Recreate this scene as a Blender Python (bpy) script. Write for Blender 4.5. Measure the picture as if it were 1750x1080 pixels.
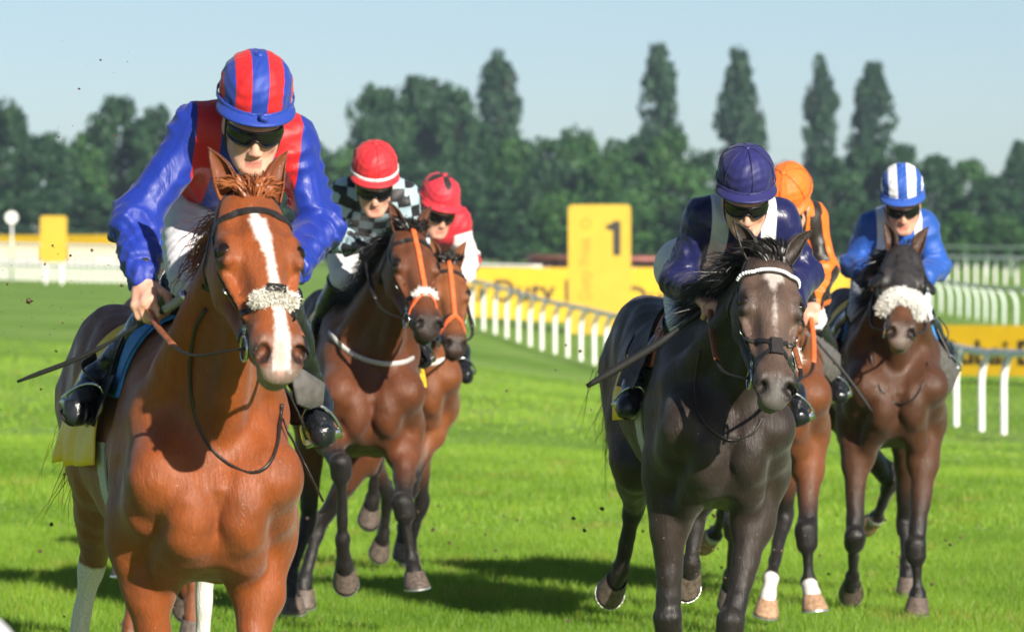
import bpy, math, random
import numpy as np
from mathutils import Vector, Matrix

for _o in list(bpy.data.objects):
    bpy.data.objects.remove(_o)
SC = bpy.context.scene
COL = SC.collection
R = math.radians
f32 = np.float32

# ------------------------------------------------------------------ camera
FPX, CX, HY, CAMZ = 9000.0, 875.0, 450.0, 1.75      # telephoto lens, eye height 1.75 m
cam_d = bpy.data.cameras.new('camera')
cam_d.sensor_width = 36.0
cam_d.lens = FPX / 1750 * 36
cam_d.shift_y = -(540 - HY) / 1750
cam_d.clip_start, cam_d.clip_end = 0.5, 6000
cam_d.dof.use_dof = True
cam_d.dof.focus_distance = 17.2
cam_d.dof.aperture_fstop = 7.5
cam = bpy.data.objects.new('camera', cam_d)
cam.location = (0, 0, CAMZ)
cam.rotation_euler = (R(90), 0, 0)
COL.objects.link(cam)
SC.camera = cam

# ------------------------------------------------------------------ sky, sun, exposure
SUN_AZ, SUN_EL = R(152), R(23)                       # azimuth clockwise from +Y (view direction)
W = bpy.data.worlds.new('World')
SC.world = W
W.use_nodes = True
_nt = W.node_tree
_sky = _nt.nodes.new('ShaderNodeTexSky')
_sky.sky_type = 'NISHITA'
_sky.sun_disc = False
_sky.sun_elevation, _sky.sun_rotation = SUN_EL, SUN_AZ
_sky.air_density, _sky.dust_density, _sky.ozone_density = 0.60, 0.5, 1.2
_bg = _nt.nodes['Background']
_nt.links.new(_sky.outputs[0], _bg.inputs[0])
_bg.inputs[1].default_value = 0.058
sun_d = bpy.data.lights.new('sun', 'SUN')
sun_d.energy, sun_d.angle, sun_d.color = 5.0, R(0.6), (1.0, 0.92, 0.80)
sun = bpy.data.objects.new('sun', sun_d)
_sv = Vector((math.sin(SUN_AZ) * math.cos(SUN_EL), math.cos(SUN_AZ) * math.cos(SUN_EL), math.sin(SUN_EL)))
sun.rotation_euler = _sv.to_track_quat('Z', 'Y').to_euler()
COL.objects.link(sun)
SC.view_settings.view_transform = 'Standard'
SC.view_settings.look = 'None'
SC.view_settings.exposure = 0.84
SC.view_settings.gamma = 1.0
SC.cycles.use_adaptive_sampling = True
SC.cycles.adaptive_threshold = 0.015
SC.cycles.use_denoising = True
SC.cycles.max_bounces = 6
SC.cycles.diffuse_bounces = 2
SC.cycles.glossy_bounces = 3
SC.cycles.transmission_bounces = 4
SC.cycles.transparent_max_bounces = 8
SC.cycles.volume_bounces = 0

# ------------------------------------------------------------------ materials
def srgb(r, g, b):
    f = lambda c: (c / 255 / 12.92) if c / 255 <= .04045 else ((c / 255 + .055) / 1.055) ** 2.4
    return (f(r), f(g), f(b))

class NT:
    def __init__(s, name):
        s.m = bpy.data.materials.new(name)
        s.m.use_nodes = True
        s.t = s.m.node_tree
        s.b = s.t.nodes['Principled BSDF']
        s.out = s.t.nodes['Material Output']
    def n(s, kind, **kw):
        nd = s.t.nodes.new('ShaderNode' + kind)
        for k, v in kw.items():
            setattr(nd, k, v)
        return nd
    def put(s, sock, v):
        if hasattr(v, 'is_linked') or isinstance(v, bpy.types.NodeSocket):
            s.t.links.new(v, sock)
        elif isinstance(v, (tuple, list)) and len(v) == 3 and sock.type == 'RGBA':
            sock.default_value = (*v, 1)
        else:
            sock.default_value = v
    def set(s, **kw):
        for k, v in kw.items():
            s.put(s.b.inputs[k.replace('_', ' ')], v)
        return s
    def attr(s, name):
        return s.n('Attribute', attribute_name=name)
    def coord(s):
        return s.n('TexCoord').outputs['Object']
    def noise(s, scale, detail=3, rough=.5, vec=None, dist=0.):
        nd = s.n('TexNoise')
        nd.inputs['Scale'].default_value = scale
        nd.inputs['Detail'].default_value = detail
        nd.inputs['Roughness'].default_value = rough
        nd.inputs['Distortion'].default_value = dist
        s.t.links.new(vec if vec is not None else s.coord(), nd.inputs['Vector'])
        return nd.outputs['Fac']
    def scaled(s, sc, vec=None):
        mp = s.n('Mapping')
        mp.inputs['Scale'].default_value = sc
        s.t.links.new(vec if vec is not None else s.coord(), mp.inputs['Vector'])
        return mp.outputs[0]
    def math(s, op, a, b=0., clamp=False):
        nd = s.n('Math', operation=op, use_clamp=clamp)
        s.put(nd.inputs[0], a)
        s.put(nd.inputs[1], b)
        return nd.outputs[0]
    def ramp(s, v, a, b, lo=0., hi=1.):
        nd = s.n('MapRange', interpolation_type='SMOOTHSTEP')
        for i, x in enumerate((v, a, b, lo, hi)):
            s.put(nd.inputs[i], x)
        return nd.outputs[0]
    def mix(s, fac, a, b, blend='MIX'):
        nd = s.n('Mix', data_type='RGBA', blend_type=blend)
        s.put(nd.inputs[0], fac)
        s.put(nd.inputs[6], a)
        s.put(nd.inputs[7], b)
        return nd.outputs[2]
    def bump(s, h, strength=.3, dist=.01):
        nd = s.n('Bump')
        nd.inputs['Strength'].default_value = strength
        nd.inputs['Distance'].default_value = dist
        s.t.links.new(h, nd.inputs['Height'])
        s.t.links.new(nd.outputs[0], s.b.inputs['Normal'])

def simple(name, col, rough=.5, var=.15, scale=30., bump=0., metal=0., spec=.5, coat=0., sheen=0.):
    t = NT(name)
    nz = t.noise(scale, 4)
    c = t.mix(t.ramp(nz, .3, .7), tuple(x * (1 - var) for x in col), tuple(min(1, x * (1 + var)) for x in col))
    t.set(Base_Color=c, Roughness=rough, Metallic=metal)
    t.b.inputs['Specular IOR Level'].default_value = spec
    t.b.inputs['Coat Weight'].default_value = coat
    t.b.inputs['Sheen Weight'].default_value = sheen
    if bump:
        t.bump(t.noise(scale * 2, 4), bump, .004)
    return t.m

# ------------------------------------------------------------------ mesh helpers
def link(o, parent=None):
    COL.objects.link(o)
    if parent is not None:
        o.parent = parent
    return o

def mesh(name, V, F, mat=None, parent=None, smooth=True, attrs=None):
    me = bpy.data.meshes.new(name)
    V = np.asarray(V, dtype=f32)
    if isinstance(F, np.ndarray):
        n, k = F.shape
        me.vertices.add(len(V))
        me.vertices.foreach_set('co', V.ravel())
        me.loops.add(n * k)
        me.loops.foreach_set('vertex_index', F.astype(np.int32).ravel())
        me.polygons.add(n)
        me.polygons.foreach_set('loop_start', np.arange(0, n * k, k, dtype=np.int32))
        me.update(calc_edges=True)
        me.validate()
    else:
        me.from_pydata([tuple(map(float, v)) for v in V], [], [tuple(map(int, f)) for f in F])
    if smooth:
        me.polygons.foreach_set('use_smooth', np.ones(len(me.polygons), dtype=bool))
    for k, a in (attrs or {}).items():
        a = np.asarray(a, dtype=f32)
        if a.ndim == 1:
            me.attributes.new(k, 'FLOAT', 'POINT').data.foreach_set('value', a)
        else:
            me.attributes.new(k, 'FLOAT_COLOR', 'POINT').data.foreach_set('color', np.c_[a, np.ones(len(a), f32)].ravel())
    if mat:
        me.materials.append(mat)
    return link(bpy.data.objects.new(name, me), parent)

def empty(name, loc=(0, 0, 0), rz=0.):
    o = bpy.data.objects.new(name, None)
    o.location = loc
    o.rotation_euler = (0, 0, rz)
    o.empty_display_size = .1
    return link(o)

def tag(o, label=None, cat=None, group=None, kind=None):
    for k, v in (('label', label), ('category', cat), ('group', group), ('kind', kind)):
        if v:
            o[k] = v
    return o

def copy_tree(o, parent=None):
    c = o.copy()
    link(c, parent)
    for ch in o.children:
        copy_tree(ch, c)
    return c

A3 = lambda *v: np.array(v if len(v) > 1 else v[0], dtype=np.float64)
def unit(v):
    v = A3(v)
    return v / (np.linalg.norm(v) + 1e-12)

def spline(pts, n):
    """Catmull-Rom through pts, n samples."""
    P = np.asarray(pts, float)
    if len(P) == 2:
        return P[0] + (P[1] - P[0]) * np.linspace(0, 1, n)[:, None]
    E = np.vstack([2 * P[0] - P[1], P, 2 * P[-1] - P[-2]])
    s = np.linspace(0, len(P) - 1, n)
    i = np.minimum(s.astype(int), len(P) - 2)
    t = (s - i)[:, None]
    a, b, c, d = E[i], E[i + 1], E[i + 2], E[i + 3]
    return .5 * (2 * b + (c - a) * t + (2 * a - 5 * b + 4 * c - d) * t ** 2 + (3 * b - a - 3 * c + d) * t ** 3)

def tube_geo(path, rad, seg=8, flat=1., side=None, caps=True):
    P = np.asarray(path, float)
    n = len(P)
    rad = np.broadcast_to(np.asarray(rad, float), (n,))
    T = np.gradient(P, axis=0)
    T /= np.linalg.norm(T, axis=1)[:, None] + 1e-12
    ref = unit(side) if side is not None else (A3(0, 0, 1) if abs(T[:, 2]).mean() < .8 else A3(1, 0, 0))
    V = []
    ang = np.linspace(0, 2 * np.pi, seg, endpoint=False)
    for i in range(n):
        s = ref - T[i] * (ref @ T[i])
        s /= np.linalg.norm(s) + 1e-12
        u = np.cross(T[i], s)
        ref = s
        V.append(P[i] + rad[i] * (np.cos(ang)[:, None] * s + flat * np.sin(ang)[:, None] * u))
    V = np.vstack(V)
    F = [(i * seg + j, i * seg + (j + 1) % seg, (i + 1) * seg + (j + 1) % seg, (i + 1) * seg + j)
         for i in range(n - 1) for j in range(seg)]
    if caps:
        F.append(tuple(range(seg))[::-1])
        F.append(tuple((n - 1) * seg + j for j in range(seg)))
    return V, F

def join_geo(parts):
    Vs, Fs, k = [], [], 0
    for V, F in parts:
        Vs.append(np.asarray(V, float))
        Fs += [tuple(int(i) + k for i in f) for f in F]
        k += len(V)
    return np.vstack(Vs), Fs

def tube(name, path, rad, mat, parent=None, **kw):
    V, F = tube_geo(path, rad, **kw)
    return mesh(name, V, F, mat, parent)

def box_geo(lo, hi):
    (a, b, c), (d, e, f) = lo, hi
    V = [(a, b, c), (d, b, c), (d, e, c), (a, e, c), (a, b, f), (d, b, f), (d, e, f), (a, e, f)]
    return np.array(V, float), [(0, 3, 2, 1), (4, 5, 6, 7), (0, 1, 5, 4), (1, 2, 6, 5), (2, 3, 7, 6), (3, 0, 4, 7)]

def ribbon_geo(P, N, w, th):
    """flat strap along P with outward normals N: rectangular section, width w, thickness th."""
    P, N = np.asarray(P, float), np.asarray(N, float)
    T = np.gradient(P, axis=0)
    T /= np.linalg.norm(T, axis=1)[:, None] + 1e-12
    S = np.cross(T, N)
    S /= np.linalg.norm(S, axis=1)[:, None] + 1e-12
    N = np.cross(S, T)
    w = np.broadcast_to(np.asarray(w, float), (len(P),))[:, None] / 2
    sec = [P - S * w, P - S * w * .8 + N * th, P + S * w * .8 + N * th, P + S * w]
    V = np.stack(sec, 1).reshape(-1, 3)
    F = [(i * 4 + j, i * 4 + (j + 1) % 4, i * 4 + 4 + (j + 1) % 4, i * 4 + 4 + j) for i in range(len(P) - 1) for j in range(4)]
    F += [(0, 1, 2, 3), tuple(len(V) - 4 + j for j in (3, 2, 1, 0))]
    return V, F

# value noise for displacement (numpy)
def vnoise(P, seed=0):
    P = np.asarray(P, float) + seed * 17.31
    i = np.floor(P).astype(np.int64)
    f = P - i
    f = f * f * (3 - 2 * f)
    def h(x, y, z):
        n = (x * 73856093) ^ (y * 19349663) ^ (z * 83492791)
        n = (n ^ (n >> 13)) * 1274126177
        return ((n ^ (n >> 16)) & 0xffff) / 65535.0
    r = 0
    for a in (0, 1):
        for b in (0, 1):
            for c in (0, 1):
                w = (f[:, 0] if a else 1 - f[:, 0]) * (f[:, 1] if b else 1 - f[:, 1]) * (f[:, 2] if c else 1 - f[:, 2])
                r = r + w * h(i[:, 0] + a, i[:, 1] + b, i[:, 2] + c)
    return r * 2 - 1

def sstep(x, a, b):
    t = np.clip((x - a) / (b - a), 0, 1)
    return t * t * (3 - 2 * t)

# ------------------------------------------------------------------ smooth solid modelling (distance fields -> one continuous mesh)
class Field:
    def __init__(s):
        s.p = []
    def add(s, fn, lo, hi, k, sub=False):
        s.p.append((fn, np.asarray(lo, f32), np.asarray(hi, f32), k, sub))
    def ell(s, c, r, axes=None, k=.03, sub=False):
        c, r = np.asarray(c, f32), np.asarray(r, f32) * np.ones(3, f32)
        Ax = np.eye(3, dtype=f32) if axes is None else np.asarray(axes, f32)
        e = np.sqrt(((Ax * r[:, None]) ** 2).sum(0))
        rm = r.min()
        def fn(P):
            q = (P - c) @ Ax.T
            k0 = np.linalg.norm(q / r, axis=1)
            k1 = np.linalg.norm(q / (r * r), axis=1) + 1e-6
            return np.maximum(k0 * (k0 - 1) / k1, -rm)
        s.add(fn, c - e, c + e, k, sub)
    def bone(s, a, b, ra, rb, k=.03, side=None, flat=1., sub=False):
        a, b = np.asarray(a, f32), np.asarray(b, f32)
        L = float(np.linalg.norm(b - a)) + 1e-6
        ax = (b - a) / L
        if side is not None:
            sd = np.asarray(side, f32)
            sd = sd - ax * (sd @ ax)
            sd = sd / (np.linalg.norm(sd) + 1e-9)
        def fn(P):
            q = P - a
            tc = np.clip(q @ ax, 0, L)
            q = q - tc[:, None] * ax
            if side is not None and flat != 1.:
                q = q + ((1 / flat - 1) * (q @ sd))[:, None] * sd
            return (np.linalg.norm(q, axis=1) - (ra + (rb - ra) * tc / L)) * min(1., flat)
        m = max(ra, rb) * max(1, flat)
        s.add(fn, np.minimum(a, b) - m, np.maximum(a, b) + m, k, sub)
    def loft(s, A, T, U, t, cu, w, hu, hd, k=.03):
        """body with elliptic sections: axis T from A, up U, tables over t."""
        A, T = np.asarray(A, f32), unit(T).astype(f32)
        U = unit(A3(U) - A3(T) * (A3(U) @ A3(T))).astype(f32)
        S = np.cross(U, T)
        n = 96
        tt = np.linspace(t[0], t[-1], n)
        ker = np.hanning(11)
        ker /= ker.sum()
        tab = []
        for q in (cu, w, hu, hd):
            y = np.interp(tt, t, q)
            y = np.convolve(np.pad(y, 5, mode='reflect', reflect_type='odd'), ker, 'valid')
            tab.append(y)
        tab = np.stack(tab, 1).astype(f32)
        tab[:, 1:] = np.maximum(tab[:, 1:], .004)
        t0, t1 = t[0], t[-1]
        def fn(P):
            q = P - A
            x, u, ss = q @ T, q @ U, q @ S
            g = np.clip((x - t0) / (t1 - t0) * (n - 1), 0, n - 1.001)
            i = g.astype(int)
            fr = (g - i)[:, None]
            v = tab[i] * (1 - fr) + tab[i + 1] * fr
            dv = u - v[:, 0]
            h = np.where(dv > 0, v[:, 2], v[:, 3])
            wv = v[:, 1]
            a, b = ss / wv, dv / h
            rho = np.sqrt(a * a + b * b) + 1e-5
            gr = np.sqrt((a / wv) ** 2 + (b / h) ** 2) / rho + 1e-5
            d = np.maximum((rho - 1) / gr, -np.minimum(wv, h))
            ax = np.maximum(t0 - x, x - t1)
            return np.where(ax > 0, np.sqrt(np.maximum(d, 0) ** 2 + ax ** 2), d)
        C = A + T * tt[:, None].astype(f32) + U * tab[:, :1]
        m = tab[:, 1:].max()
        s.add(fn, C.min(0) - m, C.max(0) + m, k)
    def __call__(s, P):
        P = np.asarray(P, f32)
        d = np.full(len(P), .6, f32)
        for fn, lo, hi, k, sub in s.p:
            mg = k + .075
            idx = np.nonzero(((P > lo - mg) & (P < hi + mg)).all(1))[0]
            if not len(idx):
                continue
            dp, d0 = fn(P[idx]), d[idx]
            if sub:
                dp = -dp
                h = np.maximum(k - np.abs(d0 - dp), 0) / k
                d[idx] = np.maximum(d0, dp) + h * h * k * .25
            else:
                h = np.maximum(k - np.abs(d0 - dp), 0) / k
                d[idx] = np.minimum(d0, dp) - h * h * k * .25
        return d
    def blocks(s, P, cen, half):
        d = np.full(P.shape[:2], .6, f32)
        for fn, lo, hi, k, sub in s.p:
            mg = k + .03 + half
            ci = np.nonzero(((cen > lo - mg) & (cen < hi + mg)).all(1))[0]
            if not len(ci):
                continue
            dp, d0 = fn(P[ci].reshape(-1, 3)).reshape(len(ci), -1), d[ci]
            if sub:
                dp = -dp
            h = np.maximum(k - np.abs(d0 - dp), 0) / k
            h = h * h * k * .25
            d[ci] = np.maximum(d0, dp) + h if sub else np.minimum(d0, dp) - h
        return d
    def grad(s, P, e=.004):
        P = np.asarray(P, f32)
        g = np.stack([s(P + A3(*(e if j == i else 0 for j in range(3))).astype(f32)) - s(P - A3(*(e if j == i else 0 for j in range(3))).astype(f32)) for i in range(3)], 1)
        return g / (np.linalg.norm(g, axis=1)[:, None] + 1e-9)
    def snap(s, P, off=0., it=6):
        P = np.asarray(P, f32).copy()
        for _ in range(it):
            g = s.grad(P, .006)
            P = P - g * np.clip(s(P) - off, -.05, .05)[:, None]
        return P, s.grad(P, .008)
    def bounds(s):
        lo = np.min([p[1] for p in s.p if not p[4]], axis=0) - .04
        hi = np.max([p[2] for p in s.p if not p[4]], axis=0) + .04
        return lo, hi
    def polygonize(s, v, lo=None, hi=None, smooth=2):
        if lo is None:
            lo, hi = s.bounds()
        c = 4
        n = np.ceil((hi - lo) / (v * c)).astype(int)
        gi = np.stack(np.meshgrid(*[np.arange(m) for m in n], indexing='ij'), -1).reshape(-1, 3)
        dc = s((lo + (gi + .5) * v * c).astype(f32)).reshape(n)
        act = np.abs(dc) < v * c * 1.9
        D = np.empty((*n, c, c, c), f32)
        D[...] = dc[..., None, None, None]
        off = np.stack(np.meshgrid(*[np.arange(c)] * 3, indexing='ij'), -1).reshape(-1, 3)
        ai = np.argwhere(act)
        P = (lo + (ai[:, None, :] * c + off[None] + .5) * v).astype(f32)
        D[act] = s.blocks(P, P.mean(1), v * c * .5).reshape(-1, c, c, c)
        D = np.ascontiguousarray(D.transpose(0, 3, 1, 4, 2, 5)).reshape(n * c)
        S = D < 0
        cnt = np.zeros(np.array(D.shape) - 1, np.uint8)
        cs = [(a, b, e) for a in (0, 1) for b in (0, 1) for e in (0, 1)]
        sh = cnt.shape
        for a, b, e in cs:
            cnt += S[a:a + sh[0], b:b + sh[1], e:e + sh[2]]
        cell = np.argwhere((cnt > 0) & (cnt < 8))
        val = np.stack([D[cell[:, 0] + a, cell[:, 1] + b, cell[:, 2] + e] for a, b, e in cs], 1)
        acc = np.zeros((len(cell), 3), f32)
        num = np.zeros(len(cell), f32)
        for i in range(8):
            for j in range(i + 1, 8):
                if sum(abs(x - y) for x, y in zip(cs[i], cs[j])) != 1:
                    continue
                va, vb = val[:, i], val[:, j]
                m = (va < 0) != (vb < 0)
                t = (va[m] / (va[m] - vb[m]))[:, None]
                ca, cb = A3(cs[i]).astype(f32), A3(cs[j]).astype(f32)
                acc[m] += ca + t * (cb - ca)
                num[m] += 1
        V = lo + (cell + acc / num[:, None] + .5) * v
        vid = np.full(sh, -1, np.int32)
        vid[cell[:, 0], cell[:, 1], cell[:, 2]] = np.arange(len(cell))
        Q = []
        for ax in range(3):
            a0 = [slice(None)] * 3
            a1 = [slice(None)] * 3
            a0[ax], a1[ax] = slice(0, -1), slice(1, None)
            A, B = S[tuple(a0)], S[tuple(a1)]
            e = np.argwhere(A != B)
            o1, o2 = [x for x in range(3) if x != ax]
            e = e[(e[:, o1] > 0) & (e[:, o2] > 0) & (e[:, o1] < D.shape[o1] - 1) & (e[:, o2] < D.shape[o2] - 1)]
            inside = A[e[:, 0], e[:, 1], e[:, 2]]
            q = []
            for d1, d2 in ((1, 1), (0, 1), (0, 0), (1, 0)):
                g = e.copy()
                g[:, o1] -= d1
                g[:, o2] -= d2
                q.append(vid[g[:, 0], g[:, 1], g[:, 2]])
            q = np.stack(q, 1)
            flip = inside if ax != 1 else ~inside
            q[~flip] = q[~flip][:, ::-1]
            Q.append(q)
        Q = np.vstack(Q)
        Q = Q[(Q >= 0).all(1)]
        V = V.astype(np.float64)
        # a little relaxing
        ed = np.vstack([Q[:, [0, 1]], Q[:, [1, 2]], Q[:, [2, 3]], Q[:, [3, 0]]])
        for it in range(smooth):
            a = np.stack([np.bincount(ed[:, 0], V[ed[:, 1], j], len(V)) + np.bincount(ed[:, 1], V[ed[:, 0], j], len(V)) for j in range(3)], 1)
            m = np.bincount(ed[:, 0], minlength=len(V)) + np.bincount(ed[:, 1], minlength=len(V))
            V = V + (.5 if it % 2 == 0 else -.4) * (a / np.maximum(m, 1)[:, None] - V)
        return V, Q

def normals(V, Q):
    n = np.cross(V[Q[:, 2]] - V[Q[:, 0]], V[Q[:, 3]] - V[Q[:, 1]])
    N = np.zeros_like(V)
    for j in range(4):
        for a in range(3):
            N[:, a] += np.bincount(Q[:, j], n[:, a], len(V))
    return N / (np.linalg.norm(N, axis=1)[:, None] + 1e-12)

# ================================================================== SETTING: terrain
_an = []                                               # (picture column, distance, height of the turf)
for Y_ in (8, 14, 20, 27, 34):
    for u_ in (-3000, -900, 0, 600, 1200, 1750, 2700, 5000):
        _an.append((u_, Y_, 0.))
_an += [(800, 142, .08), (921, 130, -.38), (1035, 120, -.64), (1130, 112, -.78), (1400, 93, -.82), (1663, 80, -.81), (1750, 76, -.76), (2300, 74, -.7),
        (1663, 98, -.40), (1400, 135, -.25), (1750, 166, .0), (1100, 158, -.1), (1300, 158, -.05), (820, 158, .15), (100, 220, 1.0), (-300, 220, 1.2), (500, 200, .7), (100, 120, .25), (500, 100, .05), (300, 70, .0),
        (-900, 120, .5), (2600, 166, .1), (2600, 120, -.3), (900, 70, -.12), (1400, 55, -.2), (1750, 50, -.2), (875, 320, 1.3), (0, 320, 1.6), (1750, 320, 1.2),
        (-2500, 320, 1.7), (4000, 320, 1.2), (875, 520, 2.0), (0, 520, 2.0), (1750, 520, 2.0), (-3000, 520, 2.), (5000, 520, 2.), (875, 1500, 2.), (-3000, 1500, 2.), (5000, 1500, 2.)]
_an = np.array(_an, float)
def _tp(u, Y):
    return np.stack([np.clip(u, -3000, 5000) / 700., np.log(np.clip(Y, 6, 1500)) * 1.5], -1)
_ap = _tp(_an[:, 0], _an[:, 1])
_K = np.linalg.norm(_ap[:, None] - _ap[None], axis=2)
_rbf = np.linalg.solve(_K + np.eye(len(_ap)) * 1e-4, _an[:, 2])
def terr(X, Y):
    X, Y = np.atleast_1d(np.asarray(X, float)), np.atleast_1d(np.asarray(Y, float))
    Yc = np.maximum(Y, 6.)
    q = _tp(CX + X / Yc * FPX, Yc)
    out = np.empty(len(q))
    for i in range(0, len(q), 40000):
        out[i:i + 40000] = np.linalg.norm(q[i:i + 40000, None] - _ap[None], axis=2) @ _rbf
    out = out * sstep(Y, 30, 42)
    return out
def gpt(px, D, py=None):
    X = (px - CX) * D / FPX
    return A3(X, D, float(terr(X, D)[0]) if py is None else CAMZ - (py - HY) * D / FPX)

_ys = np.concatenate([-np.geomspace(60, 1, 8), np.geomspace(1.5, 2800, 190)])
_xs = np.concatenate([-np.geomspace(1800, .25, 85), [0], np.geomspace(.25, 1800, 85)])
_GX, _GY = np.meshgrid(_xs, _ys)
_gz = terr(_GX.ravel(), _GY.ravel())
_gV = np.c_[_GX.ravel(), _GY.ravel(), _gz]
_nx = len(_xs)
_gi = (np.arange(len(_ys) - 1)[:, None] * _nx + np.arange(_nx - 1)[None]).ravel()
_gF = np.stack([_gi, _gi + 1, _gi + _nx + 1, _gi + _nx], 1)
t = NT('turf')
_big = t.noise(.16, 4, .6, t.scaled((1, .45, 1)))
_mid = t.noise(1.3, 5, .65, t.scaled((1, .3, 1)))
_fin = t.noise(60, 4, .7)
_c = t.mix(t.ramp(_big, .35, .68), (.150, .295, .026), (.215, .372, .048))
_c = t.mix(t.ramp(_mid, .4, .75, 0, .6), _c, (.26, .42, .07))
_c = t.mix(t.ramp(t.noise(.9, 3, .5), .62, .75, 0, .45), _c, (.30, .36, .09))
_c = t.mix(t.ramp(_fin, .3, .7, .0, .5), _c, t.mix(.35, _c, (.02, .06, .0)))
# mown stripes across the course further up
_sep = t.n('SeparateXYZ'); t.t.links.new(t.coord(), _sep.inputs[0])
_st = t.math('SINE', t.math('ADD', t.math('MULTIPLY', _sep.outputs[1], .42), t.math('MULTIPLY', _sep.outputs[0], .25)))
_c = t.mix(t.ramp(_st, -.5, .5, 0, .25), _c, (.33, .46, .13))
t.set(Base_Color=_c, Roughness=.85)
t.b.inputs['Specular IOR Level'].default_value = .2
t.bump(_fin, .6, .05)
tag(mesh('ground', _gV, _gF, t.m), kind='structure', label='bright green racecourse turf', cat='turf')

# ------------------------------------------------------------------ grass blades
rg = np.random.default_rng(11)
def blades(Y0, Y1, n, hgt, wid, um=1.18):
    Y = np.sqrt(rg.uniform(Y0 ** 2, Y1 ** 2, n))
    X = rg.uniform(-um, um, n) * 875 / FPX * Y
    k = vnoise(np.c_[X * .9, Y * .5, np.zeros(n)], 4) + .5 * vnoise(np.c_[X * 4, Y * 2.2, np.zeros(n)], 6)
    h = hgt * (1 + .35 * k) * rg.uniform(.55, 1.25, n)
    z = terr(X, Y)
    a = rg.uniform(0, 2 * np.pi, n)
    lean = rg.uniform(.1, .8, n) * h
    b = rg.uniform(0, 2 * np.pi, n)
    base = np.c_[X, Y, z - .006]
    s = np.c_[np.cos(a), np.sin(a) * .4, np.zeros(n)] * (wid * rg.uniform(.6, 1.3, n))[:, None]
    tip = base + np.c_[np.cos(b) * lean, np.sin(b) * lean, h]
    V = np.stack([base - s, base + s, tip], 1).reshape(-1, 3)
    st = np.sin(Y * .42 + X * .25 + .8 * vnoise(np.c_[X * .3, Y * .1, np.zeros(n)], 2))
    tone = np.repeat(np.clip(.42 + .32 * k + .10 * st + .22 * sstep(Y, 36, 80) + rg.normal(0, .20, n) * (1 - .6 * sstep(Y, 34, 60)), 0, 1), 3)
    torn = vnoise(np.c_[X * 2.6, Y * 1.1, np.zeros(n)], 9) + .35 * vnoise(np.c_[X * 9, Y * 4, np.zeros(n)], 10)
    dry = np.repeat((rg.uniform(0, 1, n) < .04 + .05 * (k > .7) + .55 * sstep(torn, .62, .85)).astype(float), 3)
    h *= 1 - .5 * sstep(torn, .6, .9)
    return V, tone, dry
_B = [blades(15, 22.5, 60000, .055, .0045, 1.5), blades(22.5, 34, 320000, .060, .0034, 1.25), blades(34, 52, 170000, .050, .006, 1.3), blades(52, 105, 90000, .040, .014, 1.3)]
_V = np.vstack([b[0] for b in _B])
t = NT('grass blade')
_c = t.mix(t.ramp(t.attr('tone').outputs['Fac'], 0, 1), (.094, .200, .009), (.240, .400, .032))
_c = t.mix(t.math('MULTIPLY', t.attr('dry').outputs['Fac'], .6), _c, (.34, .28, .06))
t.set(Base_Color=_c, Roughness=.5)
t.b.inputs['Specular IOR Level'].default_value = .3
_tr = t.n('BsdfTranslucent'); t.t.links.new(_c, _tr.inputs[0])
_mx = t.n('MixShader'); _mx.inputs[0].default_value = .35
t.t.links.new(t.b.outputs[0], _mx.inputs[1]); t.t.links.new(_tr.outputs[0], _mx.inputs[2]); t.t.links.new(_mx.outputs[0], t.out.inputs[0])
tag(mesh('grass', _V, np.arange(len(_V)).reshape(-1, 3), t.m, smooth=False, attrs={'tone': np.concatenate([b[1] for b in _B]), 'dry': np.concatenate([b[2] for b in _B])}), 'short green grass blades of the racecourse turf', 'grass', kind='stuff')

# ------------------------------------------------------------------ trees
def leaf_material(name, a, b):
    t = NT(name)
    c = t.mix(t.ramp(t.attr('tone').outputs['Fac'], 0, 1), a, b)
    t.set(Base_Color=c, Roughness=.6)
    t.b.inputs['Specular IOR Level'].default_value = .25
    tr = t.n('BsdfTranslucent'); t.t.links.new(c, tr.inputs[0])
    mx = t.n('MixShader'); mx.inputs[0].default_value = .15
    t.t.links.new(t.b.outputs[0], mx.inputs[1]); t.t.links.new(tr.outputs[0], mx.inputs[2]); t.t.links.new(mx.outputs[0], t.out.inputs[0])
    return t.m
M_bark = simple('tree bark', (.07, .055, .042), .9, .3, 3, .5)
M_leaf = [leaf_material('dark leaves', (.012, .040, .019), (.033, .088, .033)), leaf_material('poplar leaves', (.012, .036, .021), (.030, .076, .036)), leaf_material('light leaves', (.020, .066, .020), (.056, .145, .034))]

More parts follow.
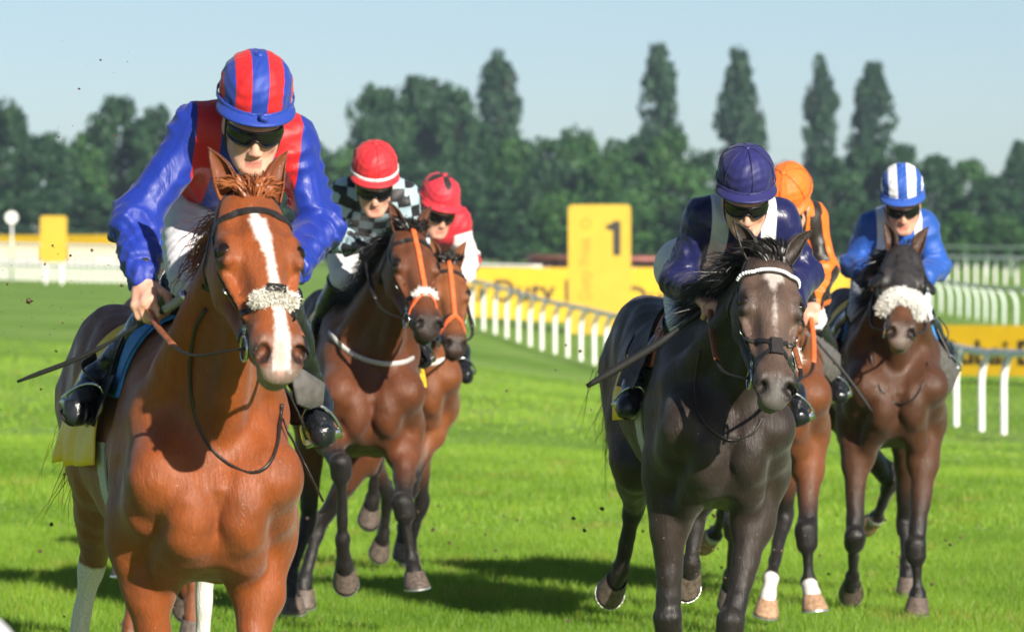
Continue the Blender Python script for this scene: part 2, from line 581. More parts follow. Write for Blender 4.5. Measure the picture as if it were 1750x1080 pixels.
def crown_geo(shape, n, seed, leaf):
    """leaf clumps through the volume of the crown; unit height, unit half width."""
    r = np.random.default_rng(seed)
    cl = []
    m = 150 if shape == 'poplar' else 85
    for i in range(m):
        if shape == 'poplar':
            h = r.uniform(.05, 1.)
            w = np.interp(h, [0, .12, .35, .6, .85, .95, 1.], [.4, .8, 1., .95, .66, .4, .12]) * (1 + .12 * math.sin(h * 13 + seed))
            a, rr = r.uniform(0, 6.28), w * math.sqrt(r.uniform(.0, 1.)) * .85
            cl.append((rr * math.cos(a), rr * math.sin(a), h * .96, r.uniform(.2, .42), r.uniform(.03, .075)))
        else:
            h = r.uniform(.10, .97)
            w = np.interp(h, [0, .15, .4, .65, .85, 1.], [.35, .85, 1., .9, .6, .15])
            a, rr = r.uniform(0, 6.28), w * r.uniform(.35, 1.) ** .5 * .86
            cl.append((rr * math.cos(a), rr * math.sin(a), h, r.uniform(.15, .34), r.uniform(.05, .12)))
    cl = np.array(cl)
    k = r.integers(0, m, n)
    d = r.normal(size=(n, 3))
    d /= np.linalg.norm(d, axis=1)[:, None]
    d *= (r.uniform(.2, 1., n) ** .4)[:, None]
    P = cl[k, :3] + d * np.c_[cl[k, 3], cl[k, 3], cl[k, 4]]
    nrm = d + r.normal(size=(n, 3)) * .5
    a = np.cross(nrm, r.normal(size=(n, 3)))
    a /= np.linalg.norm(a, axis=1)[:, None]
    b = np.cross(nrm, a)
    b /= np.linalg.norm(b, axis=1)[:, None]
    s = leaf * r.uniform(.5, 1.4, n)[:, None]
    tone = np.repeat(np.clip(.45 + .25 * r.normal(size=n) + .3 * r.normal(size=m)[k], 0, 1), 4)
    return P, a, b, s, tone
def tree_meshes(shape, seed, H_, Wd, mat, n):
    P, a, b, s, tone = crown_geo(shape, n, seed, 1.)
    P = P * A3(Wd, Wd, H_)
    lf = s * (.42 if shape == 'poplar' else .55)
    V = np.stack([P - a * lf, P + b * lf * .6, P + a * lf, P - b * lf * .6], 1).reshape(-1, 3)
    F = np.arange(len(V)).reshape(-1, 4)
    r = random.Random(seed)
    parts = [tube_geo([(0, 0, -1.), (.05, .05, H_ * .2), (0, .1, H_ * .55), (.1, 0, H_ * .9)], [H_ * .022, H_ * .018, H_ * .011, H_ * .002], 8)]
    for i in range(9):
        z = H_ * r.uniform(.15, .7)
        an = r.uniform(0, 6.28)
        ln = Wd * r.uniform(.45, .8)
        up_ = H_ * (.22 if shape == 'poplar' else .12)
        parts.append(tube_geo([(0, .05, z), (ln * .5 * math.cos(an), ln * .5 * math.sin(an), z + up_ * .5), (ln * math.cos(an), ln * math.sin(an), z + up_)], [H_ * .008, H_ * .005, H_ * .001], 6))
    tv, tf = join_geo(parts)
    return (V, F, tone, mat), (tv, tf)
PROTO = {}
def tree(px, top, D, halfw, kind, label, name='tree', variant=0, base=None):
    key = (kind, variant)
    if key not in PROTO:
        sh = 'poplar' if kind == 1 else 'round'
        (V, F, tone, mat), (tv, tf) = tree_meshes(sh, 7 * variant + kind * 3 + 1, 20., 4.2 if kind == 1 else 9., M_leaf[kind], 7500 if kind == 1 else 6500)
        o = empty(name)
        mesh('crown', V, F, mat, o, smooth=False, attrs={'tone': tone})
        mesh('trunk', tv, tf, M_bark, o)
        PROTO[key] = o
        first = True
    o = PROTO[key] if 'used' not in PROTO[key] else copy_tree(PROTO[key])
    if 'used' in o:
        del o['used']
    g = gpt(px, D)
    Ht = CAMZ + (HY - top) * D / FPX - g[2]
    o.location = g
    o.scale = (halfw * D / FPX / (4.2 if kind == 1 else 9.),) * 2 + (Ht / 20.,)
    o.rotation_euler = (0, 0, (px * 7.13) % 6.28)
    tag(o, label, 'tree', 'poplars above the tree line' if kind == 1 else 'trees along the far side')
    if PROTO[key] is o:
        PROTO[key]['used'] = 1
    return o
for i, (px, top, hw, nm) in enumerate(((850, 88, 48, 'poplar beside the dark wide tree clump, leftmost of the tall poplars'), (1126, 72, 42, 'tallest poplar, above the yellow furlong board to its right'), (1264, 84, 44, 'broad poplar rising right behind the navy cap'),
                                       (1402, 96, 34, 'slim poplar to the right of the orange cap'), (1492, 104, 44, 'poplar with a ragged left side, rightmost of the tall ones'))):
    tree(px, top, 520 + 6 * i, hw, 1, nm, 'poplar_tree', i % 3)
_TL = [ # px, top, halfwidth px, D, kind
 (-60, 165, 110, 430, 0), (5, 168, 62, 400, 0), (70, 228, 80, 390, 0), (130, 240, 70, 400, 2), (200, 176, 75, 420, 0), (268, 192, 70, 415, 0), (320, 235, 70, 400, 0), (420, 250, 90, 410, 0), (520, 245, 80, 420, 0),
 (590, 260, 60, 400, 2), (646, 147, 74, 470, 0), (682, 150, 80, 478, 0), (718, 144, 78, 475, 0), (752, 150, 76, 480, 0), (782, 153, 60, 470, 0), (640, 215, 60, 450, 0), (690, 250, 70, 400, 0), (770, 262, 72, 395, 0), (820, 225, 60, 450, 0), (880, 245, 70, 420, 2),
 (935, 236, 60, 410, 0), (985, 222, 60, 420, 2), (1045, 250, 70, 405, 2), (1090, 240, 60, 420, 0), (1150, 236, 70, 415, 2), (1205, 258, 62, 420, 0), (1290, 300, 70, 430, 0), (1345, 285, 62, 430, 0), (1420, 270, 70, 420, 0),
 (1480, 250, 62, 430, 0), (1545, 255, 52, 425, 0), (1600, 272, 62, 415, 0), (1655, 282, 62, 420, 2), (1700, 300, 60, 410, 0), (1745, 250, 42, 440, 0), (1800, 245, 70, 440, 0), (1880, 260, 90, 430, 0), (-180, 190, 110, 430, 0),
 (1560, 352, 55, 350, 2), (1640, 365, 55, 345, 2), (1710, 370, 60, 345, 2), (960, 330, 70, 360, 2), (1070, 340, 70, 360, 2), (860, 345, 70, 360, 0), (740, 350, 75, 360, 0), (620, 350, 75, 360, 0), (500, 355, 80, 360, 0), (380, 350, 80, 360, 0), (260, 340, 75, 360, 2),
 (160, 335, 70, 360, 0), (60, 330, 75, 360, 0), (-50, 330, 80, 360, 0), (1180, 345, 70, 360, 0), (1280, 355, 70, 360, 0), (1380, 352, 70, 360, 0), (1470, 350, 62, 355, 0), (1790, 350, 70, 350, 0)]
_ORD = 'first second third fourth fifth sixth seventh eighth ninth tenth eleventh twelfth thirteenth fourteenth fifteenth sixteenth seventeenth eighteenth nineteenth twentieth'.split()
_rows = {'low front': [], 'tall back': [], 'middle': []}
for q in _TL:
    _rows['low front' if q[1] > 325 else ('tall back' if q[1] < 200 else 'middle')].append(q)
_i = 0
for row, L_ in _rows.items():
    for j, (px, top, hw, D, k) in enumerate(sorted(L_)):
        od = (_ORD[j] + ' from the left') if j < len(L_) / 2 else (('rightmost' if j == len(L_) - 1 else _ORD[len(L_) - 1 - j] + ' from the right'))
        tree(px, top, D, hw, k, f"{'light' if k == 2 else 'dark'} green tree, {od} in the {row} row of the wood", 'broadleaf_tree', _i % 4)
        _i += 1

# ================================================================== HORSES
class Mount:
    """Local frame of a horse: x forward, y to its left, z up; origin on the turf under the withers."""
    def __init__(s, px, D, yaw):
        s.X0, s.Y0, s.yaw = (px - CX) * D / FPX, D, R(yaw)
        s.h = A3(math.sin(s.yaw), -math.cos(s.yaw), 0)
        s.l = A3(math.cos(s.yaw), math.sin(s.yaw), 0)
        s.loc, s.rz = (s.X0, s.Y0, 0), s.yaw - math.pi / 2
    def at(s, px, py, fwd):
        u, v = (px - CX) / FPX, (py - HY) / FPX
        Y = (fwd + s.X0 * s.h[0] + s.Y0 * s.h[1]) / (u * s.h[0] + s.h[1])
        d = A3(u * Y - s.X0, Y - s.Y0, 0)
        return A3(fwd, d @ s.l, CAMZ - v * Y)
    def world(s, p):
        return A3(s.X0, s.Y0, 0) + p[0] * s.h + p[1] * s.l + A3(0, 0, p[2])
    def dirn(s, v):                                  # world direction -> local
        v = A3(v)
        return A3(v @ s.h, v @ s.l, v[2])

def coat_material(name, mark_col=(.78, .74, .70), rough=.47, vein=.25, spec=.38):
    t = NT(name)
    col = t.attr('coat').outputs['Color']
    big = t.noise(5, 4, .6)
    col = t.mix(t.ramp(big, .35, .7, 0, .55), col, t.mix(.5, col, (.0, .0, .0)), 'MIX')
    streak = t.noise(14, 5, .65, t.scaled((1, 3, .6)))
    col = t.mix(t.ramp(streak, .45, .8, 0, .28), col, t.mix(1., col, (1.5, 1.35, 1.25), 'MULTIPLY'))
    fine = t.noise(160, 3, .7)
    w = t.math('ADD', t.attr('white').outputs['Fac'], t.math('MULTIPLY', t.math('SUBTRACT', t.noise(60, 5, .7), .5), .024))
    col = t.mix(t.ramp(w, -.008, .008), col, t.mix(t.ramp(t.noise(120, 3, .7), .35, .7, 0, .5), mark_col, tuple(x * .6 for x in mark_col)))
    col = t.mix(t.ramp(t.attr('pink').outputs['Fac'], -.006, .008), col, (.62, .33, .28))
    col = t.mix(.25, col, t.mix(fine, (.35, .35, .35), (1, 1, 1)), 'MULTIPLY')
    hr = t.noise(75, 4, .7, t.scaled((.8, 1.2, .3)), .9)
    col = t.mix(.26, col, t.mix(t.ramp(hr, .3, .7), (.55, .52, .5), (1.15, 1.12, 1.1)), 'MULTIPLY')
    fleck = t.noise(150, 2, .5)
    col = t.mix(t.ramp(fleck, .71, .74, 0, .75), col, (.05, .042, .03))
    col = t.mix(t.ramp(t.noise(110, 2, .5, t.scaled((1, 1, 1.01))), .735, .76, 0, .6), col, (.42, .38, .32))
    t.set(Base_Color=col, Roughness=t.ramp(t.noise(10, 5, .65, t.scaled((1, 1.6, .35))), .3, .7, rough - .10, rough + .18))
    t.b.inputs['Specular IOR Level'].default_value = spec
    t.b.inputs['Sheen Weight'].default_value = .10
    t.b.inputs['Sheen Roughness'].default_value = .4
    hair = t.noise(75, 4, .7, t.scaled((.8, 1.2, .3)), .9)
    wr = t.n('TexNoise', noise_type='RIDGED_MULTIFRACTAL')
    wr.inputs['Scale'].default_value = 5.5; wr.inputs['Detail'].default_value = 4; wr.inputs['Distortion'].default_value = .8
    t.t.links.new(t.scaled((1, 1, .6)), wr.inputs['Vector'])
    ht = t.math('MULTIPLY', t.noise(6, 3, .5, None, .6), .7)
    ht = t.math('ADD', ht, t.math('ADD', t.math('MULTIPLY', hair, .5), t.math('MULTIPLY', wr.outputs['Fac'], .12)))
    t.bump(ht, vein, .016)
    return t.m

def hair_material(name, a, b, rough=.42):
    t = NT(name)
    t.set(Base_Color=t.mix(t.ramp(t.attr('tone').outputs['Fac'], .0, 1.), a, b), Roughness=rough)
    t.b.inputs['Specular IOR Level'].default_value = .45
    return t.m

def strands(name, roots, dirs, lens, mat, parent, droop=.6, wave=.02, width=.005, clump=None, seed=1, n=8, lift=None):
    """individual hairs as narrow tapering ribbons grown from roots."""
    rg = np.random.default_rng(seed)
    roots, dirs = np.asarray(roots, float), np.asarray(dirs, float)
    m = len(roots)
    lens = np.broadcast_to(np.asarray(lens, float), (m,))
    s = np.linspace(0, 1, n)
    dirs = dirs / (np.linalg.norm(dirs, axis=1)[:, None] + 1e-9)
    P = roots[:, None] + dirs[:, None] * (s[None, :, None] * lens[:, None, None])
    dr = np.asarray(droop if np.ndim(droop) else (0, 0, -droop), float)
    P = P + dr[None, None] * (s[None, :, None] ** 1.9) * lens[:, None, None]
    ph = rg.uniform(0, 6.28, (m, 1, 3))
    fr = rg.uniform(2.2, 5.5, (m, 1, 3))
    P = P + np.sin(ph + fr * s[None, :, None] * 1.6) * wave * s[None, :, None]
    if clump is not None:
        P = P + clump[:, None] * (s[None, :, None])
    T = np.gradient(P, axis=1)
    side = np.cross(T, rg.normal(size=(m, 1, 3)))
    side /= np.linalg.norm(side, axis=2)[..., None] + 1e-9
    w = (width * (1 - s ** 2.2) + .0006)[None, :, None] * rg.uniform(.6, 1.3, (m, 1, 1))
    V = np.stack([P - side * w / 2, P + side * w / 2], 2).reshape(-1, 3)
    base = (np.arange(m) * n * 2)[:, None] + (np.arange(n - 1) * 2)[None]
    base = base.ravel()
    F = np.stack([base, base + 1, base + 3, base + 2], 1)
    tone = np.repeat(rg.uniform(0, 1, m), n * 2)
    return mesh(name, V, F, mat, parent, attrs={'tone': tone})

def ear_geo(base, up, face, side, L=.17, Wd=.037, ns=14, na=13):
    """leaf-shaped cupped ear: outer and inner skin."""
    up, face = unit(up), unit(face)
    face = unit(face - up * (face @ up))
    sd = np.cross(up, face)
    s = np.linspace(0, 1, ns)
    prof = np.interp(s, [0, .12, .35, .6, .82, 1], [.72, .86, 1., .82, .45, .04])
    depth = np.interp(s, [0, .3, .7, 1], [1.0, .85, .55, .3])
    ang = np.linspace(-2.15, 2.15, na)
    rows = []
    for thick in (0, .006):
        for i in range(ns):
            w = Wd * prof[i]
            c = base + up * (L * s[i]) + face * (-.012 + .03 * s[i] ** 2) - sd * side * .012 * math.sin(s[i] * 3)
            r = max(w - thick, .001)
            pts = c + np.outer(np.sin(ang) * r, sd) - np.outer(np.cos(ang) * r * depth[i] * (.95 if not thick else .9), face) + (face * thick * .6 if thick else 0)
            rows.append(pts)
    V = np.vstack(rows)
    F, o = [], ns * na
    for i in range(ns - 1):
        for j in range(na - 1):
            a = i * na + j
            F.append((a, a + 1, a + na + 1, a + na))
            F.append((o + a, o + a + na, o + a + na + 1, o + a + 1))
        for j in (0, na - 1):
            a = i * na + j
            F.append((a, a + na, o + a + na, o + a))
    return V, F

HOOF = {}
def hoof_parts(parent, fet, toe, left, hm, sm, sc=1.):
    g = unit(toe - fet)
    d = unit(np.cross(g, left))
    n = unit(g * .82 - d * .57)
    a = unit(d * .82 + g * .57)
    lat = unit(np.cross(n, a))
    H = .088 * sc
    V, seg, rings = [], 20, 7
    th = np.linspace(0, 2 * np.pi, seg, endpoint=False)
    shp = lambda r: np.outer(np.cos(th) * r * np.where(np.cos(th) > 0, 1.12, .92), a) + np.outer(np.sin(th) * r, lat)
    for i in range(rings):
        s = i / (rings - 1)
        r = (.044 + .017 * s + .002 * math.sin(s * 40)) * sc
        V.append(toe - g * H * (1 - s) + shp(r))
    V.append(toe + n * -.004 + shp(.043 * sc))           # sole, slightly hollow
    V.append(toe + n * -.012 + shp(.004 * sc))
    V = np.vstack(V)
    R_ = rings + 2
    F = [(i * seg + j, i * seg + (j + 1) % seg, (i + 1) * seg + (j + 1) % seg, (i + 1) * seg + j) for i in range(R_ - 1) for j in range(seg)]
    F.append(tuple((R_ - 1) * seg + j for j in range(seg)))
    h = mesh('hoof', V, F, hm, parent)
    th2 = np.linspace(-2.5, 2.5, 22)
    def ring(r, o):
        return toe + n * o + np.outer(np.cos(th2) * r * np.where(np.cos(th2) > 0, 1.12, .92), a) + np.outer(np.sin(th2) * r, lat)
    V = np.stack([ring(.063 * sc, .001), ring(.063 * sc, .010), ring(.044 * sc, .010), ring(.044 * sc, .001)], 1).reshape(-1, 3)
    F = [(i * 4 + j, i * 4 + (j + 1) % 4, i * 4 + 4 + (j + 1) % 4, i * 4 + 4 + j) for i in range(21) for j in range(4)]
    F += [(3, 2, 1, 0), (84, 85, 86, 87)]
    mesh('horseshoe', V, F, sm, h, smooth=False)

M_hoof = simple('hoof horn', (.10, .075, .06), .55, .35, 60, .3)
M_hoof_pale = simple('pale hoof horn', (.36, .22, .13), .55, .3, 60, .3)
M_shoe = simple('alloy horseshoe', (.55, .55, .57), .35, .1, 60, 0, .8)
_t = NT('horse eye'); _t.set(Base_Color=(.012, .007, .005), Roughness=.05); M_eye = _t.m
M_leather = simple('black bridle leather', (.018, .015, .014), .38, .3, 90, .25)
M_brown_leather = simple('tan leather', (.22, .075, .03), .45, .3, 80, .3)
M_grey_web = simple('pale grey webbing', (.45, .43, .42), .6, .15, 120, .3)
M_white_web = simple('white elastic webbing', (.66, .60, .54), .6, .15, 120, .3)
M_orange_rubber = simple('orange rubber', (.72, .13, .035), .5, .2, 80, .3)
M_steel = simple('polished steel', (.62, .62, .62), .22, .1, 40, 0, 1.)
M_fleece = simple('cream sheepskin', (.80, .76, .68), .95, .10, 60, .5, sheen=.4)
M_fleece_white = simple('white sheepskin', (.88, .87, .84), .95, .05, 60, .5, sheen=.4)

def make_horse(c):
    mt = Mount(c['px'], c['D'], c['yaw'])
    F = Field()
    left = A3(0, 1, 0)
    # ---- head frame
    poll = mt.at(*c['poll'])
    mz = mt.at(*c['muz'])
    e1 = unit(mz - poll)
    Lh = np.linalg.norm(mz - poll)
    hs = Lh / .652                                    # head scale
    fy = R(c.get('face_yaw', 0))
    e3 = mt.dirn((math.sin(fy), -math.cos(fy), .25))
    e3 = unit(e3 - e1 * (e3 @ e1))
    e2 = np.cross(e3, e1)
    AX = np.stack([e1, e2, e3])
    hw = c.get('hw', 1.10)
    H = lambda t, y, z: poll + (e1 * t + e2 * y * hw + e3 * z) * hs
    lean = c.get('dz', 0.)
    Z = lambda x, y, z: A3(x, y, z + lean)
    # ---- trunk
    tx = [-1.50, -1.42, -1.25, -1.05, -.85, -.60, -.35, -.10, .10, .26, .36, .43, .48]
    top = A3([1.34, 1.46, 1.57, 1.615, 1.60, 1.565, 1.55, 1.60, 1.55, 1.44, 1.32, 1.22, 1.13])
    bot = A3([1.22, 1.14, 1.07, 1.05, 1.00, .93, .88, .85, .86, .89, .93, 1.0, 1.11])
    w = A3([.04, .13, .20, .235, .255, .285, .285, .245, .21, .19, .15, .09, .012]) * c.get('girth', 1.)
    cz = bot + (top - bot) * .46
    F.loft((0, 0, lean), (1, 0, 0), (0, 0, 1), tx, cz, w, top - cz, cz - bot, .05)
    # ---- neck
    B = Z(.14, 0, 1.27)
    E = H(.055, 0, -.095)
    T = unit(E - B)
    LN = np.linalg.norm(E - B)
    up = unit(A3(0, 0, 1) - T * T[2])
    fr = A3([0, .2, .45, .7, .9, 1.0])
    nk = c.get('neck', 1.)
    F.loft(B, T, up, fr * LN, [0, .01, .02, .01, -.005, -.01], A3([.20, .155, .112, .09, .082, .074]) * nk, A3([.31, .255, .195, .155, .13, .11]) * nk, A3([.30, .235, .18, .145, .125, .10]) * nk, .09)
    F.bone(B + T * LN * .10 - up * .20, E - up * .085, .060, .040, .025)               # windpipe line
    for s in (1, -1):
        F.bone(B + left * s * .145 + T * .08 - up * .02, E + left * s * .045 - T * .06, .075, .046, .022)   # brachiocephalic muscle
    # ---- shoulders and breast
    legs = c['legs']
    J = {}
    for key, s in (('LF', 1), ('RF', -1)):
        L = legs[key]
        kn, ft, to = mt.at(*L['k']), mt.at(*L['f']), mt.at(*L['t'])
        el = mt.at(*L['e']) if 'e' in L else Z(.12 + .25 * max(-.3, min(.5, kn[0] - .15)), s * .175, .96)
        ps = Z(.38 + .12 * max(-.3, min(.5, kn[0] - .15)), s * .150, 1.15)
        F.bone(Z(-.05, s * .085, 1.50), ps, .085, .080, .09, left, .9)               # shoulder blade
        F.ell(Z(.07, s * .19, 1.15), (.16, .075, .19), None, .05)                     # triceps
        F.bone(ps, el, .078, .088, .09)
        ext = max(-.3, min(.5, kn[0] - .15))
        F.ell(Z(.425 + .05 * ext, s * .076, 1.06), (.076, .072, .125), None, .028)      # breast muscle
        inn = el + (kn - el) * .30 - A3(0, s * .035, 0)
        F.bone(Z(.40, s * .085, .98), inn, .062, .045, .03)                            # pectoral running into the forearm
        F.bone(Z(.34, s * .045, .97), Z(.05, s * .07, .90), .075, .07, .06)
        F.bone(Z(.18, s * .145, 1.33), ps + A3(-.02, s * .010, -.02), .05, .055, .05)  # front edge of the shoulder
        F.bone(Z(.30, s * .178, 1.04), el + A3(.02, s * .02, .03), .058, .062, .02)      # outer arm muscle
        F.bone(Z(.05, s * .215, 1.22), el + A3(-.02, s * .012, .06), .045, .05, .02)     # long head of triceps
        mid = el + (kn - el) * .34
        F.bone(el + A3(-.01, 0, .05), mid, .088, .074, .05)
        d = unit(kn - el)
        fw = unit(np.cross(d, left))
        F.ell(el + (kn - el) * .25 + fw * .034, (.050, .05, .14), np.stack([fw, unit(np.cross(d, fw)), d]), .014)
        F.bone(mid, el + (kn - el) * .86, .070, .042, .03, left, .92)
        F.bone(el + (kn - el) * .82, kn, .042, .043, .02)
        dc = unit(ft - kn)
        F.bone(kn - dc * .03, kn + dc * .032, .048, .045, .010, left, 1.12)           # carpus
        F.ell(kn - unit(np.cross(dc, left)) * .03, .024, None, .015)
        F.bone(kn + dc * .04, ft, .0285, .0265, .014, left, .9)                          # cannon
        bk = -unit(np.cross(dc, left))
        F.bone(kn + dc * .05 + bk * .032, ft + bk * .028 - dc * .02, .0145, .0155, .008)   # tendon
        F.ell(ft + bk * .008, (.040, .038, .041), None, .014)
        F.ell(ft + bk * .034, .02, None, .015)
        dp = unit(to - ft)
        F.bone(ft, to - dp * .085, .031, .036, .018)
        F.bone(to - dp * .10, to - dp * .06, .040, .036, .012)
        J[key] = (el, kn, ft, to)
    # ---- quarters
    for key, s in (('LH', 1), ('RH', -1)):
        L = legs[key]
        st, hk, ft, to = mt.at(*L['s']) if 's' in L else Z(-.84, s * .20, 1.02), mt.at(*L['h']), mt.at(*L['f']), mt.at(*L['t'])
        hip = Z(-1.16, s * .15, 1.32)
        F.ell(Z(-1.0, s * .125, 1.42), (.30, .125, .20), None, .06)
        F.bone(hip, st, .165, .115, .07, left, .82)
        gm = st + (hk - st) * .5
        F.bone(Z(-1.38, s * .10, 1.36), gm + A3(-.05, 0, .02), .095, .075, .06, left, .8)
        F.bone(st, hk, .105, .048, .04, left, .8)
        F.ell(st + (hk - st) * .3, (.078, .06, .13), np.stack([unit(np.cross(unit(hk - st), left)), left, unit(hk - st)]), .04)
        dg, dc = unit(hk - st), unit(ft - hk)
        bk = unit(-unit(np.cross(dc, left)))
        pt = hk + bk * .055 - dc * .06                                                # point of hock
        F.bone(pt, hk + bk * .028 + dc * .05, .025, .027, .02)
        F.bone(pt, st + (hk - st) * .45 + bk * .05, .018, .035, .025)
        F.bone(hk - dc * .03, hk + dc * .05, .046, .04, .02, left, .9)
        F.bone(hk + dc * .03, ft, .036, .031, .02, left, .88)
        F.bone(hk + dc * .05 + bk * .028, ft + bk * .024 - dc * .02, .015, .015, .012)
        F.ell(ft + bk * .008, (.039, .036, .041), None, .02)
        F.ell(ft + bk * .034, .02, None, .015)
        dp = unit(to - ft)
        F.bone(ft, to - dp * .085, .032, .036, .018)
        F.bone(to - dp * .10, to - dp * .06, .040, .036, .012)
        J[key] = (st, hk, ft, to)
    F.bone(Z(-1.36, 0, 1.52), Z(-1.56, 0, 1.46), .05, .032, .05)                      # dock
    # ---- head
    h = hs
    def he(t, y, z, a, b, d, k=.025, sub=False):
        F.ell(H(t, y, z), (a * h, b * h * hw, d * h), AX, k * h, sub)
    def hb(p, q, ra, rb, k=.025, flat=1., sub=False):
        F.bone(H(*p), H(*q), ra * h, rb * h, k * h, e2, flat, sub)
    he(.05, 0, -.055, .10, .084, .07, .05)
    he(.170, 0, -.05, .135, .104, .056, .05)
    hb((.16, 0, -.05), (.50, 0, -.042), .064, .046, .03, 1.02)         # nasal bar
    hb((.20, 0, -.095), (.47, 0, -.078), .070, .054, .04, 1.02)        # mid face
    for s in (1, -1):
        he(.15, s * .060, -.145, .110, .040, .090, .035)               # cheek
        hb((.09, s * .055, -.20), (.22, s * .055, -.215), .034, .03, .03)
        hb((.22, s * .050, -.205), (.50, s * .028, -.118), .032, .028, .03)
        he(.200, s * .092, -.038, .046, .024, .034, .03)              # orbit
        hb((.165, s * .080, -.016), (.240, s * .094, -.022), .016, .014, .02)   # brow
        hb((.235, s * .094, -.070), (.40, s * .060, -.068), .016, .010, .010)    # facial crest
        hb((.10, s * .070, -.045), (.155, s * .088, -.036), .022, .015, .02)     # temple arch
        he(.112, s * .058, .008, .035, .018, .014, .02, True)          # hollow above the eye
        he(.35, s * .068, -.030, .085, .014, .022, .03, True)          # side of the nose
        he(.204, s * .110, -.018, .025, .014, .020, .009, True)        # eye socket
        he(.520, s * .040, -.045, .060, .028, .042, .02)               # nostril wing
        hb((.530, s * .043, -.006), (.572, s * .061, -.030), .013, .014, .012)   # nostril rim
        hb((.572, s * .061, -.030), (.590, s * .044, -.050), .013, .012, .012)
    he(.535, 0, -.065, .060, .054, .052, .03)
    he(.588, 0, -.078, .040, .047, .036, .025)                         # upper lip
    he(.565, 0, -.126, .048, .040, .026, .022)                         # lower lip / chin
    for s in (1, -1):
        F.ell(H(.576, s * .050, -.024), (.034 * h, .020 * h, .025 * h), np.stack([unit(e1 * .75 + e3 * .5 + e2 * s * .25), unit(e2 * s * .9 - e1 * .3), unit(e3 - e1 * .55)]), .006, True)
        hb((.50, s * .072, -.104), (.592, s * .052, -.106), .004, .005, .008, 1., True)   # mouth
    he(.622, 0, -.106, .02, .05, .004, .006, True)
    # ---- mesh
    V, Q = F.polygonize(c['vox'])
    N = normals(V, Q)
    # ---- relief: skin folds and muscle fibres, amplitude in metres
    V = V + N * (vnoise(V * 9, 3) * .0060 + vnoise(V * 19, 13) * .0022 + vnoise(V * A3(5, 14, 26), 5) * .0022)[:, None] * np.clip((np.linalg.norm(V - poll, axis=1) - .3) / .3, 0, 1)[:, None]
    # ---- ears, joined to the skin
    eg = []
    for s in (1, -1):
        ef = c.get('ears', (.0, .0))
        upv = -e1 * .86 + e3 * .22 + e2 * s * (.24 + ef[0])
        eg.append(ear_geo(H(.010, s * .062, -.012), upv, e3 * .85 + e1 * .35 + e2 * s * .42 + e2 * ef[1], s, c.get('ear_len', .155) * hs, .037 * hs))
    EV, EF = join_geo(eg)
    nb = len(V)
    V = np.vstack([V, EV])
    # ---- coat colours
    base, point, belly = (A3(c[k]) for k in ('base', 'points', 'light'))
    loc = (V - poll) @ AX.T / hs / A3(1, hw, 1)
    col = np.tile(base, (len(V), 1))
    lt = sstep(vnoise(V * 2.3, 8) + .35 * vnoise(V * 6, 9), .0, .9)
    col = col * (1 - .45 * lt[:, None]) + belly * (.45 * lt)[:, None]
    black = np.zeros(len(V))
    def leg_mask(J_, up, hi):
        a, k_, f_, t_ = J_
        m = np.zeros(len(V))
        for p, q, v0, v1, r in ((a, k_, -up, 0, .16 if hi else .1), (k_, f_, 0, 1, .10), (f_, t_, 1, 1.5, .10)):
            ab = q - p
            t = np.clip(((V - p) @ ab) / (ab @ ab), 0, 1)
            dist = np.linalg.norm(V - p - t[:, None] * ab, axis=1)
            val = sstep(v0 + (v1 - v0) * t, -.62, -.1) * (dist < r)
            m = np.maximum(m, val)
        return m
    white = np.full(len(V), -1.)
    for key in J:
        m = leg_mask(J[key], 1., key[1] == 'H')
        black = np.maximum(black, m)
        sock = c.get('socks', {}).get(key)
        if sock:
            a, k_, f_, t_ = J[key]
            dd = unit(f_ - k_)
            lim = k_ + (f_ - k_) * sock if sock <= 1 else f_ + (t_ - f_) * (sock - 1)
            ax = dd if sock <= 1 else unit(t_ - f_)
            near = np.minimum(np.linalg.norm(V - k_ - np.clip(((V - k_) @ dd), 0, np.linalg.norm(f_ - k_))[:, None] * dd, axis=1), np.linalg.norm(V - (f_ + t_) / 2, axis=1) * .6)
            white = np.maximum(white, np.where(near < .085, (V - lim) @ ax, -1.))
    black *= c.get('black', 1.)
    head = loc[:, 0]
    inhead = (np.abs(loc[:, 1]) < .16) & (loc[:, 2] > -.3) & (loc[:, 2] < .08) & (head > -.05) & (head < .70)
    mzm = sstep(head, .46, .56) * inhead * c.get('muzzle', .8)
    black = np.maximum(black, mzm)
    eyed = np.minimum(np.linalg.norm((loc - A3(.204, .104, -.032)) / A3(1.4, 1, 1), axis=1), np.linalg.norm((loc - A3(.204, -.104, -.032)) / A3(1.4, 1, 1), axis=1))
    dark = (1 - sstep(eyed, .026, .044)) * .85 * inhead
    nos = np.minimum(np.linalg.norm(loc - A3(.577, .052, -.022), axis=1), np.linalg.norm(loc - A3(.577, -.052, -.022), axis=1))
    dark = np.maximum(dark, (1 - sstep(nos, .022, .038)) * .97 * inhead)  # shade of the shallow nostril hollows put into the colour
    col = col * (1 - black[:, None]) + point * black[:, None]
    if 'muzcol' in c:
        g = (sstep(head, .50, .58) * inhead)[:, None]
        g = g * (sstep(nos, .03, .046)[:, None])
        col = col * (1 - g * .75) + A3(c['muzcol']) * g * .75
    if 'headcol' in c:
        g = (inhead * sstep(loc[:, 2], -.14, -.05) * sstep(head, .0, .1) * (1 - sstep(head, .5, .56)) * sstep(eyed, .03, .05))[:, None]
        col = col * (1 - g) + A3(c['headcol']) * g * (1 + .5 * vnoise(V * 16, 4)[:, None])
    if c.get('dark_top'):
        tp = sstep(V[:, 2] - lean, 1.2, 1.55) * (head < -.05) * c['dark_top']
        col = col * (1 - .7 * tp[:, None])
    col = col * (1 - dark[:, None]) + A3(.014, .010, .009) * dark[:, None]
    pink = np.full(len(V), -1.)
